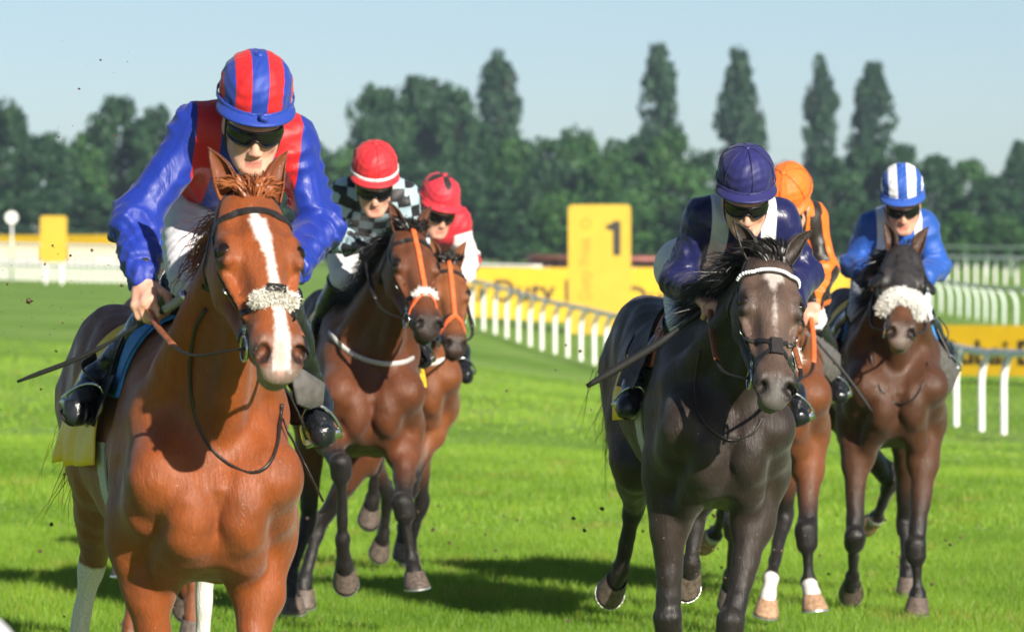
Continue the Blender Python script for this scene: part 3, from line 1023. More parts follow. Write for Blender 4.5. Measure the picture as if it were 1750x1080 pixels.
    for t0, w0, t1, w1, off0, off1 in c.get('blaze', ()):
        tt = np.clip((head - t0) / (t1 - t0), 0, 1)
        cen = off0 + (off1 - off0) * tt
        bw = w0 + (w1 - w0) * tt
        m = bw - np.abs(loc[:, 1] - cen)
        m = np.minimum(m, np.minimum(head - t0, t1 - head) + .01)
        m = np.where(loc[:, 2] > -.085, m, -1.)
        white = np.maximum(white, np.where(inhead, m, -1.))
    if 'star' in c:
        for st_, sy, ra, rb in c['star']:
            m = (1 - np.sqrt(((head - st_) / ra) ** 2 + ((loc[:, 1] - sy) / rb) ** 2)) * min(ra, rb)
            white = np.maximum(white, np.where(inhead & (loc[:, 2] > -.09), m, -1.))
    if 'snip' in c:
        m = (1 - np.sqrt(((head - .575) / .045) ** 2 + ((loc[:, 1] - c['snip']) / .017) ** 2)) * .017
        pink = np.where(inhead & (loc[:, 2] > -.09), m, -1.)
    # ears: darker rims
    eb = np.zeros(len(V))
    eb[nb:] = 1
    if c.get('ear_dark'):
        col[nb:] = col[nb:] * (1 - c['ear_dark'] * .8)
    root = empty('race_horse', mt.loc, mt.rz)
    tag(root, c['label'], 'horse', 'race horses galloping on the turf')
    Fq = np.vstack([Q, np.asarray([f for f in EF]) + nb])
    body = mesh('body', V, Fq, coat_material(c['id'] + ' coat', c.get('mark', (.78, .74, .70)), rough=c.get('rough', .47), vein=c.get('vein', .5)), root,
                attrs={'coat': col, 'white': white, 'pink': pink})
    # ---- eyes
    for s in (1, -1):
        EVs, EFs = [], []
        ctr = H(.204, s * .0925, -.0235)
        for i in range(9):
            for j in range(14):
                a, b = math.pi * i / 8, 2 * math.pi * j / 14
                EVs.append(ctr + hs * .0255 * (e1 * math.sin(a) * math.cos(b) + e2 * math.cos(a) + e3 * math.sin(a) * math.sin(b)))
        EFs = [(i * 14 + j, i * 14 + (j + 1) % 14, (i + 1) * 14 + (j + 1) % 14, (i + 1) * 14 + j) for i in range(8) for j in range(14)]
        mesh('eye', EVs, EFs, M_eye, root)
    # ---- hooves
    for key in J:
        pale = key in c.get('pale_hoof', ())
        hoof_parts(root, J[key][2], J[key][3], left, M_hoof_pale if pale else M_hoof, M_shoe)
    # ---- mane, forelock, tail
    rg = np.random.default_rng(int(c['px']))
    hm = hair_material(c['id'] + ' mane hair', c['hair'][0], c['hair'][1])
    crest = lambda t: B + T * (t * LN) + up * (np.interp(t, fr, A3([.31, .265, .215, .165, .125, .10])) * nk - .012)
    locks, rt, dr, ln, cl = c.get('locks', 46), [], [], [], []
    ms = c.get('mane_side', -1)
    fly = mt.dirn(c.get('mane_fly', (-.5, .4, .2)))
    for i in range(locks):
        t = rg.uniform(c.get('mane_from', .25), 1.02)
        p0 = crest(t)
        dv = left * ms * rg.uniform(.5, 1.1) + up * rg.uniform(.1, .6) - T * rg.uniform(0, .5) + fly * rg.uniform(.2, 1.) * c.get('mane_wind', .6)
        l0 = rg.uniform(.13, .24) * c.get('mane_len', 1.)
        cv = rg.normal(size=3) * .02
        for j in range(c.get('hairs', 26)):
            rt.append(p0 + T * rg.normal() * .012 + left * rg.normal() * .008)
            dr.append(unit(dv) + rg.normal(size=3) * .10)
            ln.append(l0 * rg.uniform(.7, 1.1))
            cl.append(cv + rg.normal(size=3) * .012)
    strands('mane', rt, dr, ln, hm, root, c.get('mane_droop', .55), .022, .0045, np.array(cl), 3, 7)
    rt, dr, ln = [], [], []
    for i in range(c.get('fore_n', 260)):
        a = rg.uniform(-1, 1)
        rt.append(H(.005 + rg.normal() * .012, a * .042, .012))
        dr.append(-e1 * rg.uniform(.5, .9) + e3 * rg.uniform(.5, .9) + e2 * (a * .9 + rg.normal() * .08) + mt.dirn(c.get('fore_fly', (0, 0, 0))) * 1.)
        ln.append(rg.uniform(.05, .115) * c.get('fore_len', 1.))
    strands('forelock', rt, dr, ln, hm, root, -e3 * .75 + e1 * .15, .006, .006, None, 4)
    rt, dr, ln = [], [], []
    for i in range(520):
        rt.append(Z(-1.55 + rg.normal() * .02, rg.normal() * .018, 1.46 + rg.normal() * .02))
        dr.append(A3(-1, rg.normal() * .12 + c.get('tail_y', 0.), .12 + rg.normal() * .12))
        ln.append(rg.uniform(.5, .8))
    strands('tail', rt, dr, ln, hm, root, c.get('tail_droop', .75), .05, .007, None, 5, 12)
    return dict(mt=mt, F=F, H=H, AX=AX, e1=e1, e2=e2, e3=e3, hs=hs, root=root, poll=poll, B=B, T=T, up=up, LN=LN, Z=Z, J=J, V=V[:nb], Q=Q, N=N, loc=loc[:nb], cfg=c)

CH = dict(base=(.27, .068, .016), points=(.10, .035, .018), light=(.42, .125, .03))
HORSES = {}
HC = [
 dict(id='chestnut', px=335, D=15.2, yaw=11, vox=.0090, poll=(430, 330, .70), muz=(493, 632, 1.13), face_yaw=19, base=CH['base'], points=CH['points'], light=CH['light'],
      black=.25, muzzle=.5, muzcol=(.30, .24, .21), dark_top=.5, label='chestnut race horse with white blaze in front of all others', hair=((.16, .04, .012), (.36, .12, .04)),  # darker top: shading over the shoulders painted into the chestnut's coat
      blaze=((.085, .006, .13, .020, -.010, -.004), (.12, .021, .18, .020, -.004, .002), (.17, .018, .26, .011, .002, .010), (.25, .011, .46, .015, .010, .008), (.44, .015, .60, .021, .008, .0)), snip=-.004,
      socks=dict(RH=.05, LH=.05), pale_hoof=(), mane_side=-1, mane_fly=(-.8, .5, .1), mane_len=.62, mane_wind=.7, mane_from=.66, locks=22, mane_droop=.9, fore_len=1.,
      legs=dict(RF=dict(k=(277, 1180, .12), f=(275, 1340, .02), t=(285, 1455, .08)), LF=dict(k=(424, 1185, .30), f=(415, 1345, .20), t=(425, 1440, .28)),
                RH=dict(s=(170, 800, -.78), h=(160, 950, -1.30), f=(122, 1150, -1.42), t=(118, 1235, -1.50)), LH=dict(h=(352, 940, -1.15), f=(344, 1140, -1.25), t=(345, 1230, -1.3)))),
 dict(id='brown', px=1216, D=19.7, yaw=6, vox=.0100, poll=(1318, 437, .70), muz=(1331, 690, 1.07), face_yaw=13, base=(.030, .020, .016), points=(.012, .010, .009), light=(.075, .045, .032),
      black=.9, muzzle=.55, muzcol=(.13, .12, .115), label='dark brown race horse with beaded white browband in the middle', hair=((.006, .006, .006), (.03, .027, .026)), head_light=.0,
      mark=(.46, .41, .38), star=((.105, .004, .026, .036), (.135, -.004, .03, .014), (.27, .0, .05, .006)), headcol=(.105, .066, .050), ears=(.28, .0), mane_side=-1, mane_fly=(-1., .3, .4), mane_len=.95, mane_wind=1.0, mane_droop=.4, locks=64, fore_fly=(-.7, 0, .6), fore_n=420, fore_len=1.2,
      legs=dict(RF=dict(k=(1143, 1066, .12), f=(1150, 1190, .02), t=(1150, 1250, .05)), LF=dict(k=(1248, 1072, .36), f=(1238, 1190, .32), t=(1235, 1265, .40)),
                RH=dict(s=(1085, 790, -.86), h=(1084, 862, -1.36), f=(1061, 975, -1.50), t=(1043, 1012, -1.60)), LH=dict(h=(1190, 880, -1.0), f=(1181, 962, -.95), t=(1172, 1000, -1.02)))),
 dict(id='hidden_chestnut', px=318, D=22.0, yaw=7, vox=.0160, poll=(380, 420, .70), muz=(395, 620, 1.11), face_yaw=5, base=(.25, .075, .02), points=(.07, .03, .016), light=(.36, .11, .03),
      black=.35, label='race horse almost hidden behind the chestnut leader, only its legs showing', hair=((.10, .03, .01), (.25, .08, .03)),
      legs=dict(RF=dict(k=(222, 880, .45), f=(218, 955, .30), t=(214, 985, .36)), LF=dict(k=(330, 900, .4), f=(330, 1030, .4), t=(330, 1090, .45)),
                RH=dict(h=(232, 960, -1.0), f=(222, 1070, -.9), t=(220, 1120, -.85)), LH=dict(h=(330, 930, -1.3), f=(320, 1000, -1.45), t=(318, 1040, -1.5)))),
 dict(id='bay', px=622, D=25.0, yaw=6, vox=.0120, poll=(703, 392, .70), muz=(742, 572, 1.10), face_yaw=24, hw=1.04, base=(.13, .040, .014), points=(.012, .010, .009), light=(.26, .085, .028),
      muzzle=.9, label='bay race horse with white breast strap and orange face strap', hair=((.006, .005, .005), (.025, .02, .018)), dark_top=.45,
      mane_side=-1, mane_len=.8,
      legs=dict(RF=dict(e=(552, 728, .30), k=(582, 800, .62), f=(586, 922, .52), t=(591, 995, .40)), LF=dict(k=(689, 868, .55), f=(703, 955, .52), t=(713, 1003, .60)),
                RH=dict(h=(528, 888, -.95), f=(497, 984, -.75), t=(502, 1046, -.66)), LH=dict(h=(545, 900, -1.05), f=(520, 990, -.95), t=(519, 1032, -.92)))),
 dict(id='hidden_bay', px=1312, D=24.5, yaw=3, vox=.0140, poll=(1328, 490, .68), muz=(1338, 674, 1.08), face_yaw=4, base=(.17, .055, .018), points=(.012, .010, .009), light=(.30, .10, .032),
      label='bay race horse half hidden behind the dark brown one', hair=((.006, .005, .005), (.025, .02, .018)), socks=dict(LF=1.05, LH=1.0, RH=1.0), pale_hoof=('LF', 'LH', 'RH'),
      legs=dict(RF=dict(k=(1255, 900, .3), f=(1250, 985, .1), t=(1248, 1030, .05)), LF=dict(k=(1379, 917, .42), f=(1383, 995, .42), t=(1393, 1042, .52)),
                RH=dict(h=(1240, 870, -1.35), f=(1222, 912, -1.55), t=(1205, 926, -1.64)), LH=dict(h=(1340, 885, -.95), f=(1318, 985, -.7), t=(1309, 1050, -.62)))),
 dict(id='dark_bay', px=1518, D=26.2, yaw=2, vox=.0120, poll=(1546, 424, .66), muz=(1541, 582, 1.12), face_yaw=2, hw=1.04, base=(.080, .032, .015), points=(.011, .009, .008), light=(.23, .078, .027),
      muzzle=.7, muzcol=(.17, .13, .11), label='dark bay race horse in a black hood with a white sheepskin noseband', hair=((.006, .005, .005), (.02, .018, .016)), dark_top=.3, rough=.46,
      socks=dict(RH=1.0), pale_hoof=('RH',), tail_y=-.45, fore_n=10,
      legs=dict(RF=dict(k=(1461, 922, .30), f=(1457, 985, .12), t=(1454, 1014, .0)), LF=dict(k=(1565, 940, .40), f=(1569, 1016, .40), t=(1567, 1046, .44)),
                RH=dict(h=(1520, 825, -1.3), f=(1499, 885, -1.5), t=(1483, 896, -1.6)), LH=dict(h=(1545, 890, -1.1), f=(1550, 960, -.95), t=(1552, 1010, -.9)))),
 dict(id='light_bay', px=692, D=28.5, yaw=9, vox=.0140, poll=(766, 447, .72), muz=(784, 604, 1.10), face_yaw=16, hw=1.04, base=(.21, .068, .02), points=(.014, .011, .010), light=(.34, .11, .03),
      muzzle=.9, label='light bay race horse running close behind the one with the white breast strap', hair=((.008, .006, .005), (.03, .02, .016)),
      legs=dict(RF=dict(k=(641, 790, .52), f=(637, 850, .40), t=(630, 888, .36)), LF=dict(k=(700, 830, .4), f=(690, 900, .35), t=(690, 950, .38)),
                RH=dict(h=(664, 850, -1.2), f=(656, 910, -1.3), t=(648, 945, -1.35)), LH=dict(h=(720, 860, -1.1), f=(700, 930, -1.2), t=(700, 960, -1.25)))),
]
import os as _os, time as _time
_t0 = _time.time()
for _c in HC:
    HORSES[_c['id']] = make_horse(_c)
print('horses', round(_time.time() - _t0, 1))

# ================================================================== JOCKEYS
def silk_material(name, c1, c2=None, rough=.46, pat=True, c3=None, bumps=.3):
    t = NT(name)
    col = t.mix(t.ramp(t.noise(4, 3), .3, .7), tuple(x * .86 for x in c1), c1)
    if c2 is not None:
        col = t.mix(t.ramp(t.attr('m1').outputs['Fac'], -.0015, .0015), col, c2)
    if c3 is not None:
        col = t.mix(t.ramp(t.attr('m2').outputs['Fac'], -.0015, .0015), col, c3)
    t.set(Base_Color=col, Roughness=t.ramp(t.noise(7, 3), .3, .7, rough - .05, rough + .12))
    t.b.inputs['Specular IOR Level'].default_value = .36
    t.b.inputs['Sheen Weight'].default_value = .10
    h = t.math('ADD', t.math('MULTIPLY', t.noise(20, 4, .55, t.scaled((1.6, 1, .5)), 1.6), .8), t.math('MULTIPLY', t.noise(420, 2), .03))
    t.bump(h, bumps, .016)
    return t.m

_t = NT('skin')
_c = _t.mix(_t.ramp(_t.noise(30, 4), .35, .7), (.62, .31, .22), (.72, .42, .32))
_c = _t.mix(_t.ramp(_t.attr('blush').outputs['Fac'], 0, 1, 0, .55), _c, (.60, .22, .17))
_c = _t.mix(_t.ramp(_t.noise(95, 4, .7), .5, .75, 0, .35), _c, (.42, .20, .14))
_c = _t.mix(_t.ramp(_t.attr('lips').outputs['Fac'], -.004, .004, 0, .75), _c, (.46, .16, .13))
_c = _t.mix(_t.ramp(_t.attr('glove').outputs['Fac'], -.001, .001), _c, (.012, .012, .013))
_c = _t.mix(_t.ramp(_t.attr('hairm').outputs['Fac'], -.002, .002), _c, (.05, .032, .02))
_t.set(Base_Color=_c, Roughness=.48)
_t.b.inputs['Subsurface Weight'].default_value = .12
_t.b.inputs['Subsurface Radius'].default_value = (.012, .005, .003)
_t.bump(_t.noise(220, 3), .12, .002)
M_skin = _t.m
_t = NT('goggle lens'); _t.set(Base_Color=(.006, .006, .007), Roughness=.08); M_lens = _t.m
M_black = simple('black plastic', (.012, .012, .013), .4, .2, 60)
M_strap = simple('black chin strap', (.014, .013, .013), .6, .2, 90)
_t = NT('black patent boot')
_t.set(Base_Color=_t.mix(_t.ramp(_t.noise(20, 3), .4, .7), (.008, .009, .011), (.018, .020, .025)), Roughness=_t.ramp(_t.noise(14, 4), .3, .7, .13, .32))
_t.bump(_t.noise(22, 4, .6, None, .8), .5, .012)
M_boot = _t.m
M_sole = simple('boot sole', (.02, .018, .016), .7, .3, 60, .3)
def breeches_material(name, c):
    t = NT(name)
    t.set(Base_Color=t.mix(t.ramp(t.noise(9, 3), .3, .7), tuple(x * .9 for x in c), c), Roughness=.62)
    t.b.inputs['Sheen Weight'].default_value = .2
    t.bump(t.math('ADD', t.noise(20, 4, .6, None, 1.), t.math('MULTIPLY', t.noise(500, 2), .06)), .30, .012)
    return t.m

def hand_prims(F, w, f, n, s, curl=1., k=.007):
    """palm, four unequal bent fingers, thumb from the side of the palm. f to the knuckles, n back of hand, s thumb side"""
    f = unit(f); n = unit(n - f * (n @ f)); s = unit(s - f * (s @ f) - n * (s @ n))
    P = lambda a, b, c: w + f * a + s * b + n * c
    F.bone(P(-.05, 0, 0), P(.02, 0, 0), .030, .028, .02, n, .8)
    F.bone(P(.02, -.018, 0), P(.075, -.026, .002), .020, .015, .012)
    F.bone(P(.02, .008, 0), P(.085, .006, .004), .021, .016, .012)
    F.bone(P(.02, .022, 0), P(.082, .028, .002), .018, .015, .012)
    for off, ln, st in ((.030, .95, .082), (.010, 1.06, .088), (-.011, 1.0, .084), (-.031, .80, .074)):
        p = P(st, off, .003)
        for L, a, r0, r1 in ((.044, 55, .0105, .0098), (.028, 125, .0098, .0088), (.020, 175, .0088, .0075)):
            a = R(a * curl)
            q = p + (f * math.cos(a) - n * math.sin(a)) * L * ln
            F.bone(p, q, r0, r1, k)
            p = q
    p = P(.022, .034, -.008)
    for L, d, r0, r1 in ((.042, f * .55 + s * .55 - n * .45, .015, .012), (.034, f * .7 - s * .15 - n * .7, .012, .0105), (.022, f * .5 - s * .7 - n * .5, .0105, .0085)):
        q = p + unit(d) * L
        F.bone(p, q, r0, r1, k)
        p = q

def folds(V, a, b, seed, freq=20.):
    ax = unit(b - a)
    q = V - a
    t = q @ ax
    r = q - t[:, None] * ax
    r = r / (np.linalg.norm(r, axis=1)[:, None] + 1e-6)
    n = vnoise(np.c_[t * freq + .9 * r[:, 0], r[:, 1] * 1.3 + 3, r[:, 2] * 1.3 + t * 3], seed)
    m = vnoise(np.c_[t * freq * .45, r[:, 1] * 2.2, r[:, 2] * 2.2], seed + 7)
    th = np.arctan2(r[:, 1], r[:, 2])
    w1 = vnoise(np.c_[t * 7, r[:, 0] * 1.1, r[:, 2] * 1.1], seed + 3)
    w2 = vnoise(np.c_[t * 5 + 4, r[:, 1] * 1.3, r[:, 0] * 1.3], seed + 5)
    def ridge(k, sl, ph):
        return (1 - np.abs(np.sin(np.pi * (k * t + sl * th + ph)))) ** 1.7
    a1 = ridge(freq * 1.1, .32, 1.1 * w1) * np.clip(.35 + w2 * 1.5, 0, 1)
    a2 = ridge(freq * 1.5, -.55, 1.3 * w2 + 2) * np.clip(.25 - w1 * 1.5, 0, 1)
    return (a1 + a2) * 1.35 - .4 + m * .6, t / np.linalg.norm(b - a)

def seg_d(V, a, b):
    ab = b - a
    t = np.clip(((V - a) @ ab) / (ab @ ab), 0, 1)
    return np.linalg.norm(V - a - t[:, None] * ab, axis=1), t

def make_jockey(c, hs):
    mt = hs['mt']
    g = lambda k: mt.at(*c[k])
    P = {k: g(k) for k in ('head', 'shR', 'shL', 'elR', 'elL', 'wrR', 'wrL', 'hipR', 'hipL', 'knR', 'knL', 'anR', 'anL', 'toR', 'toL')}
    root = empty('person', tuple(mt.world((P['anR'] + P['anL']) / 2 - A3(0, 0, .05))), mt.rz)
    tag(root, c['label'], 'person', 'jockeys in the race')
    base = (P['anR'] + P['anL']) / 2 - A3(0, 0, .05)
    P = {k: v - base for k, v in P.items()}
    # head frame
    yw, pt, rl = (R(x) for x in c.get('face', (0, 28, 0)))
    fwd = mt.dirn((math.sin(yw) * math.cos(pt), -math.cos(yw) * math.cos(pt), -math.sin(pt)))
    lf = unit(np.cross(A3(0, 0, 1), fwd))
    up = np.cross(fwd, lf)
    lf, up = lf * math.cos(rl) + up * math.sin(rl), up * math.cos(rl) - lf * math.sin(rl)
    AX = np.stack([lf, fwd, up])
    C = P['head']
    q = c.get('hscale', 1.0)
    H = lambda x, y, z: C + (lf * x + fwd * y + up * z) * q
    pel = (P['hipR'] + P['hipL']) / 2
    che = (P['shR'] + P['shL']) / 2
    nb = che + unit(che - pel) * .05 + A3(0, 0, .02)
    vox = c['vox']
    # ---- body: one skin from head to feet
    F = Field()
    he = lambda x, y, z, a, b, d, k=.02, sub=False: F.ell(H(x, y, z), A3(a, b, d) * q, AX, k * q, sub)
    hb = lambda p, r, ra, rb, k=.015, sub=False: F.bone(H(*p), H(*r), ra * q, rb * q, k * q, None, 1., sub)
    he(0, -.015, .035, .076, .096, .085)
    he(0, .035, -.03, .062, .066, .085, .03)
    he(0, .045, -.082, .046, .048, .036, .03)
    he(0, .086, -.104, .022, .016, .017, .02)
    for s in (1, -1):
        he(s * .042, .066, -.022, .024, .022, .022, .02)
        hb((s * .055, .01, -.055), (s * .022, .078, -.10), .022, .018, .025)
        he(s * .033, .098, .008, .017, .012, .012, .012, True)
        he(s * .0135, .106, -.042, .0085, .010, .008, .006)
        hb((s * .015, .093, .026), (s * .05, .078, .026), .010, .009, .012)
        he(s * .078, -.01, -.012, .010, .022, .033, .008)
    hb((0, .094, .018), (0, .113, -.036), .0085, .0125, .010)
    he(0, .093, -.068, .024, .012, .0075, .006)
    he(0, .090, -.082, .021, .012, .0085, .006)
    he(0, .104, -.0748, .024, .012, .0016, .003, True)
    F.bone(nb, H(0, -.02, -.06), .058, .052, .03)
    F.bone(pel, che, .10, .11, .05, lf, 1.25)
    F.bone(P['shR'], P['shL'], .05, .05, .05)
    for s in 'RL':
        F.bone(P['sh' + s], P['el' + s], .045, .038, .03)
        F.bone(P['el' + s], P['wr' + s], .038, .027, .02)
        hf = c.get('hand' + s)
        f_ = unit(mt.dirn(hf[0])) if hf else unit(P['wr' + s] - P['el' + s])
        n_ = mt.dirn(hf[1]) if hf else A3(.3, 0, 1)
        s_ = np.cross(n_, f_) * (-1 if s == 'R' else 1)
        s_ = mt.dirn(hf[2]) if hf and len(hf) > 2 else -s_ if s == 'R' else -s_
        hand_prims(F, P['wr' + s], f_, n_, s_)
        F.bone(P['hip' + s], P['kn' + s], .07, .045, .03)
        F.bone(P['kn' + s], P['an' + s], .045, .03, .02)
        F.bone(P['an' + s], P['to' + s], .028, .022, .02)
    V, Q = F.polygonize(c.get('bvox', .006), smooth=1)
    lo = (V - C) @ AX.T / q
    lips = np.where((np.abs(lo[:, 0]) < .027) & (lo[:, 1] > .07), .013 - np.abs(lo[:, 2] + .075), -1.)
    lips = np.minimum(lips, .027 - np.abs(lo[:, 0]))
    glove = np.full(len(V), -1.)
    if c.get('glove'):
        for s in 'RL':
            d, _ = seg_d(V, P['wr' + s], P['wr' + s] + unit(P['wr' + s] - P['el' + s]) * .12)
            glove = np.maximum(glove, .085 - d)
    hairm = np.where(np.linalg.norm(lo - A3(0, -.02, .03), axis=1) < .14, np.minimum(.0 - lo[:, 1] + .005 + .3 * (lo[:, 2] - .02), lo[:, 2] + .075), -1.)
    hairm = np.where((np.abs(lo[:, 0]) > .070) & (lo[:, 2] < .02), -1., hairm)
    blush = np.zeros(len(V))
    for bx, by, bz, br in ((.045, .07, -.04, .03), (-.045, .07, -.04, .03), (0, .115, -.036, .022), (0, .08, -.10, .02)):
        blush = np.maximum(blush, 1 - np.linalg.norm(lo - A3(bx, by, bz), axis=1) / br)
    mesh('body', V, Q, M_skin, root, attrs={'blush': np.clip(blush, 0, 1), 'lips': lips, 'glove': glove, 'hairm': hairm})
    # ---- silks
    J = Field()
    wd = c.get('wide', 1.)
    J.bone(pel + unit(che - pel) * .02, pel + (che - pel) * .55, .135, .140, .06, lf, 1.18)
    J.bone(pel + (che - pel) * .5, che - A3(0, 0, .015), .140, .120, .06, lf, 1.12)
    J.bone(P['shR'], P['shL'], .070, .070, .07)
    J.bone(nb - unit(nb - che) * .03, nb + unit(H(0, -.02, -.06) - nb) * .02, .075, .066, .03)
    for s in 'RL':
        sh, el, wr = P['sh' + s], P['el' + s], P['wr' + s]
        J.bone(sh, el, .067 * wd, .064 * wd, .05)
        J.ell(el, .068 * wd, None, .03)
        J.bone(el, el + (wr - el) * .72, .066 * wd, .060 * wd, .03)
        J.bone(el + (wr - el) * .70, wr - unit(wr - el) * .015, .056 * wd, .040, .03)
    V, Q = J.polygonize(vox)
    N = normals(V, Q)
    sx = unit(P['shL'] - P['shR'])
    x = (V - che) @ sx
    half = np.linalg.norm(P['shL'] - P['shR']) / 2
    amp = np.zeros(len(V)); disp = np.zeros(len(V))
    armt = np.full(len(V), -1.); armang = np.zeros(len(V)); armd = np.full(len(V), 9.)
    sd = int(c['head'][0])
    torso_d, _ = seg_d(V, pel, che)
    cuff = np.full(len(V), -1.)
    for s in 'RL':
        sh, el, wr = P['sh' + s], P['el' + s], P['wr' + s]
        for a, b, o, sg in ((sh, el, 0, 3), (el, wr, 1, 5)):
            d, t = seg_d(V, a, b)
            fo, tt = folds(V, a, b, sd % 50 + sg + (9 if s == 'R' else 0), 10.5 if o == 0 else 13.)
            near = (d < .11) & (d < armd)
            wgt = sstep(d, .12, .085)
            bend = .65 + .35 * np.clip(1 - np.abs((tt if o == 0 else 1 - tt) - 1) / .6, 0, 1) if o == 0 else .75 + .4 * np.abs(tt - .4)
            disp = np.where(near, fo * wgt * bend, disp)
            ax = unit(b - a)
            r = V - a - ((V - a) @ ax)[:, None] * ax
            u1 = unit(np.cross(ax, A3(.3, .2, 1)))
            armang = np.where(near, np.arctan2(r @ np.cross(ax, u1), r @ u1), armang)
            armt = np.where(near & ((tt > .0) | (o == 1)), o + np.clip(t, 0, 1), armt)
            armd = np.minimum(armd, d)
        dd = np.linalg.norm(wr - el)
        tw = (V - wr) @ unit(wr - el)
        nearw = np.linalg.norm(V - wr, axis=1) < .13
        cuff = np.where(nearw, np.maximum(cuff, .009 - np.abs(tw + .055)), cuff)
        disp = disp - np.where(nearw, .9 * np.exp(-((tw + .055) / .012) ** 2), 0)
    qx = V @ AX.T
    wv_ = vnoise(qx * 5 + 2.2, sd % 37)
    tn = (1 - np.abs(np.sin(np.pi * (np.abs(qx[:, 0]) * 15 - qx[:, 2] * 12 + 1.3 * wv_)))) ** 1.7 * np.clip(.5 + wv_, 0, 1) * 1.4 - .4
    tn2 = (1 - np.abs(vnoise(V @ AX.T * A3(17, 9, 8) + 5.2, sd % 31))) ** 3 - .4
    ont = np.clip((armd - .075) / .05, 0, 1)
    disp = disp * (1 - ont) + (tn * .7 + tn2 * .4) * ont
    ed = np.vstack([Q[:, [0, 1]], Q[:, [1, 2]], Q[:, [2, 3]], Q[:, [3, 0]]])
    ed = np.vstack([ed, ed[:, ::-1]])
    deg = np.maximum(np.bincount(ed[:, 0], minlength=len(V)), 1)
    for _ in range(3):
        disp = .4 * disp + .6 * np.bincount(ed[:, 0], disp[ed[:, 1]], len(V)) / deg
    V = V + N * (disp * c.get('fold', .018))[:, None]
    on_arm = (armt >= 0) & (np.abs(x) > half - .035)
    m1, m2 = np.full(len(V), -1.), np.full(len(V), -1.)
    frontz = (V - che) @ unit(che - pel)
    k = c['pattern']
    if k == 'braces':
        lo_, hi_ = c['brace']
        low = (V - che)[:, 2]
        m1 = np.minimum(np.abs(x) - lo_, hi_ - np.abs(x) - .0)
        m1 = np.minimum(m1, low + c.get('brace_low', .18) + (np.abs(x) - lo_) * .35)
    elif k == 'check':
        ah = np.where(on_arm, armang * .075, x)
        av = np.where(on_arm, armt * .27, (V - che)[:, 2] + .4 * frontz)
        m1 = np.sin(ah / .068 * np.pi) * np.sin(av / .068 * np.pi) * .03
    elif k == 'sleeves':
        m1 = np.where(on_arm, np.minimum((armt - .30) * .25, 9), -1.)
        m2 = np.where(on_arm, .022 - np.abs((armt - 1.05) * .25), -1.)
    elif k == 'stripes':
        m1 = np.where(on_arm, np.sin(armang * 3 + .4) * .03, np.sin(x / .042 * np.pi) * .015)
    silk = mesh('silks', V, Q, silk_material('silk ' + c['id'], c['c1'], c.get('c2'), c3=c.get('c3'), rough=c.get('silk_rough', .46)), root, attrs={'m1': m1, 'm2': m2})
    # ---- elastic cuff bands
    if c.get('bands'):
        for s in 'RL':
            el, wr = P['el' + s], P['wr' + s]
            ax = unit(wr - el)
            ctr = wr - ax * .055
            a1 = unit(np.cross(ax, A3(.2, .1, 1))); a2 = np.cross(ax, a1)
            th = np.linspace(0, 2 * np.pi, 29)
            pts = ctr + np.outer(np.cos(th), a1) * .045 + np.outer(np.sin(th), a2) * .045
            Vb, Fb = ribbon_geo(pts, np.outer(np.cos(th), a1) + np.outer(np.sin(th), a2), .017, .004)
            mesh('cuff_band', Vb, Fb, M_strap, root)
    # ---- breeches
    Bf = Field()
    for s in 'RL':
        Bf.bone(P['hip' + s], P['kn' + s], c.get('thigh', .094), .068, .05)
        Bf.ell(P['hip' + s] + unit(pel - che) * .05, (.11, .11, .11), None, .06)
        Bf.bone(P['kn' + s], P['kn' + s] + (P['an' + s] - P['kn' + s]) * .16, .066, .060, .03)
    Bf.bone(pel - unit(che - pel) * .06, pel + unit(che - pel) * .05, .115, .125, .06, lf, 1.2)
    V, Q = Bf.polygonize(vox * 1.35)
    N = normals(V, Q)
    dsp = np.zeros(len(V))
    for s in 'RL':
        fo, tt = folds(V, P['hip' + s], P['kn' + s], sd % 41 + (3 if s == 'R' else 0), 15.)
        d, t = seg_d(V, P['hip' + s], P['kn' + s])
        dsp = np.where(d < .12, fo * (.35 + .65 * np.abs(t - .45) * 2), dsp)
    V = V + N * (dsp * .0065)[:, None]
    mesh('breeches', V, Q, breeches_material('breeches ' + c['id'], c.get('bc', (.74, .74, .76))), root)
    # ---- boots
    for s in 'RL':
        kn, an, to = P['kn' + s], P['an' + s], P['to' + s]
        Bo = Field()
        a0 = kn + (an - kn) * .06
        Bo.bone(a0, kn + (an - kn) * .45, .0735, .060, .02)
        Bo.bone(kn + (an - kn) * .4, an, .060, .044, .03)
        ft = unit(to - an)
        dn = unit(unit(an - kn) - ft * (unit(an - kn) @ ft))
        toe = to + dn * .012
        heel = an + dn * .045 - ft * .035
        Bo.bone(an, heel, .044, .034, .03)
        Bo.bone(heel, toe, .034, .034, .03)
        Bo.bone(an + dn * .01, toe, .042, .030, .03)
        V, Q = Bo.polygonize(max(vox * 1.2, .009))
        N = normals(V, Q)
        d, t = seg_d(V, kn, an)
        V = V + N * ((1 - np.abs(vnoise(V * A3(12, 12, 26), 7)) * 2) * .006 * sstep(t, .5, .95))[:, None]
        bo = mesh('boot', V, Q, M_boot, root)
        Vs, Fs = tube_geo([heel + dn * .033 - ft * .02, heel + dn * .036, (heel + toe) / 2 + dn * .036, toe + dn * .032, toe + dn * .024 + ft * .03], [.026, .030, .033, .034, .02], 10, .28, np.cross(ft, dn))
        mesh('sole', Vs, Fs, M_sole, bo)
        a1 = unit(np.cross(unit(an - kn), A3(.1, .2, 1))); a2 = np.cross(unit(an - kn), a1)
        th = np.linspace(0, 2 * np.pi, 25)
        tube('boot_top', a0 + np.outer(np.cos(th), a1) * .0745 + np.outer(np.sin(th), a2) * .0745, .006, M_boot, bo)
    # ---- helmet with silk cap
    rx, ry, rz = .104 * q, .128 * q, .110 * q
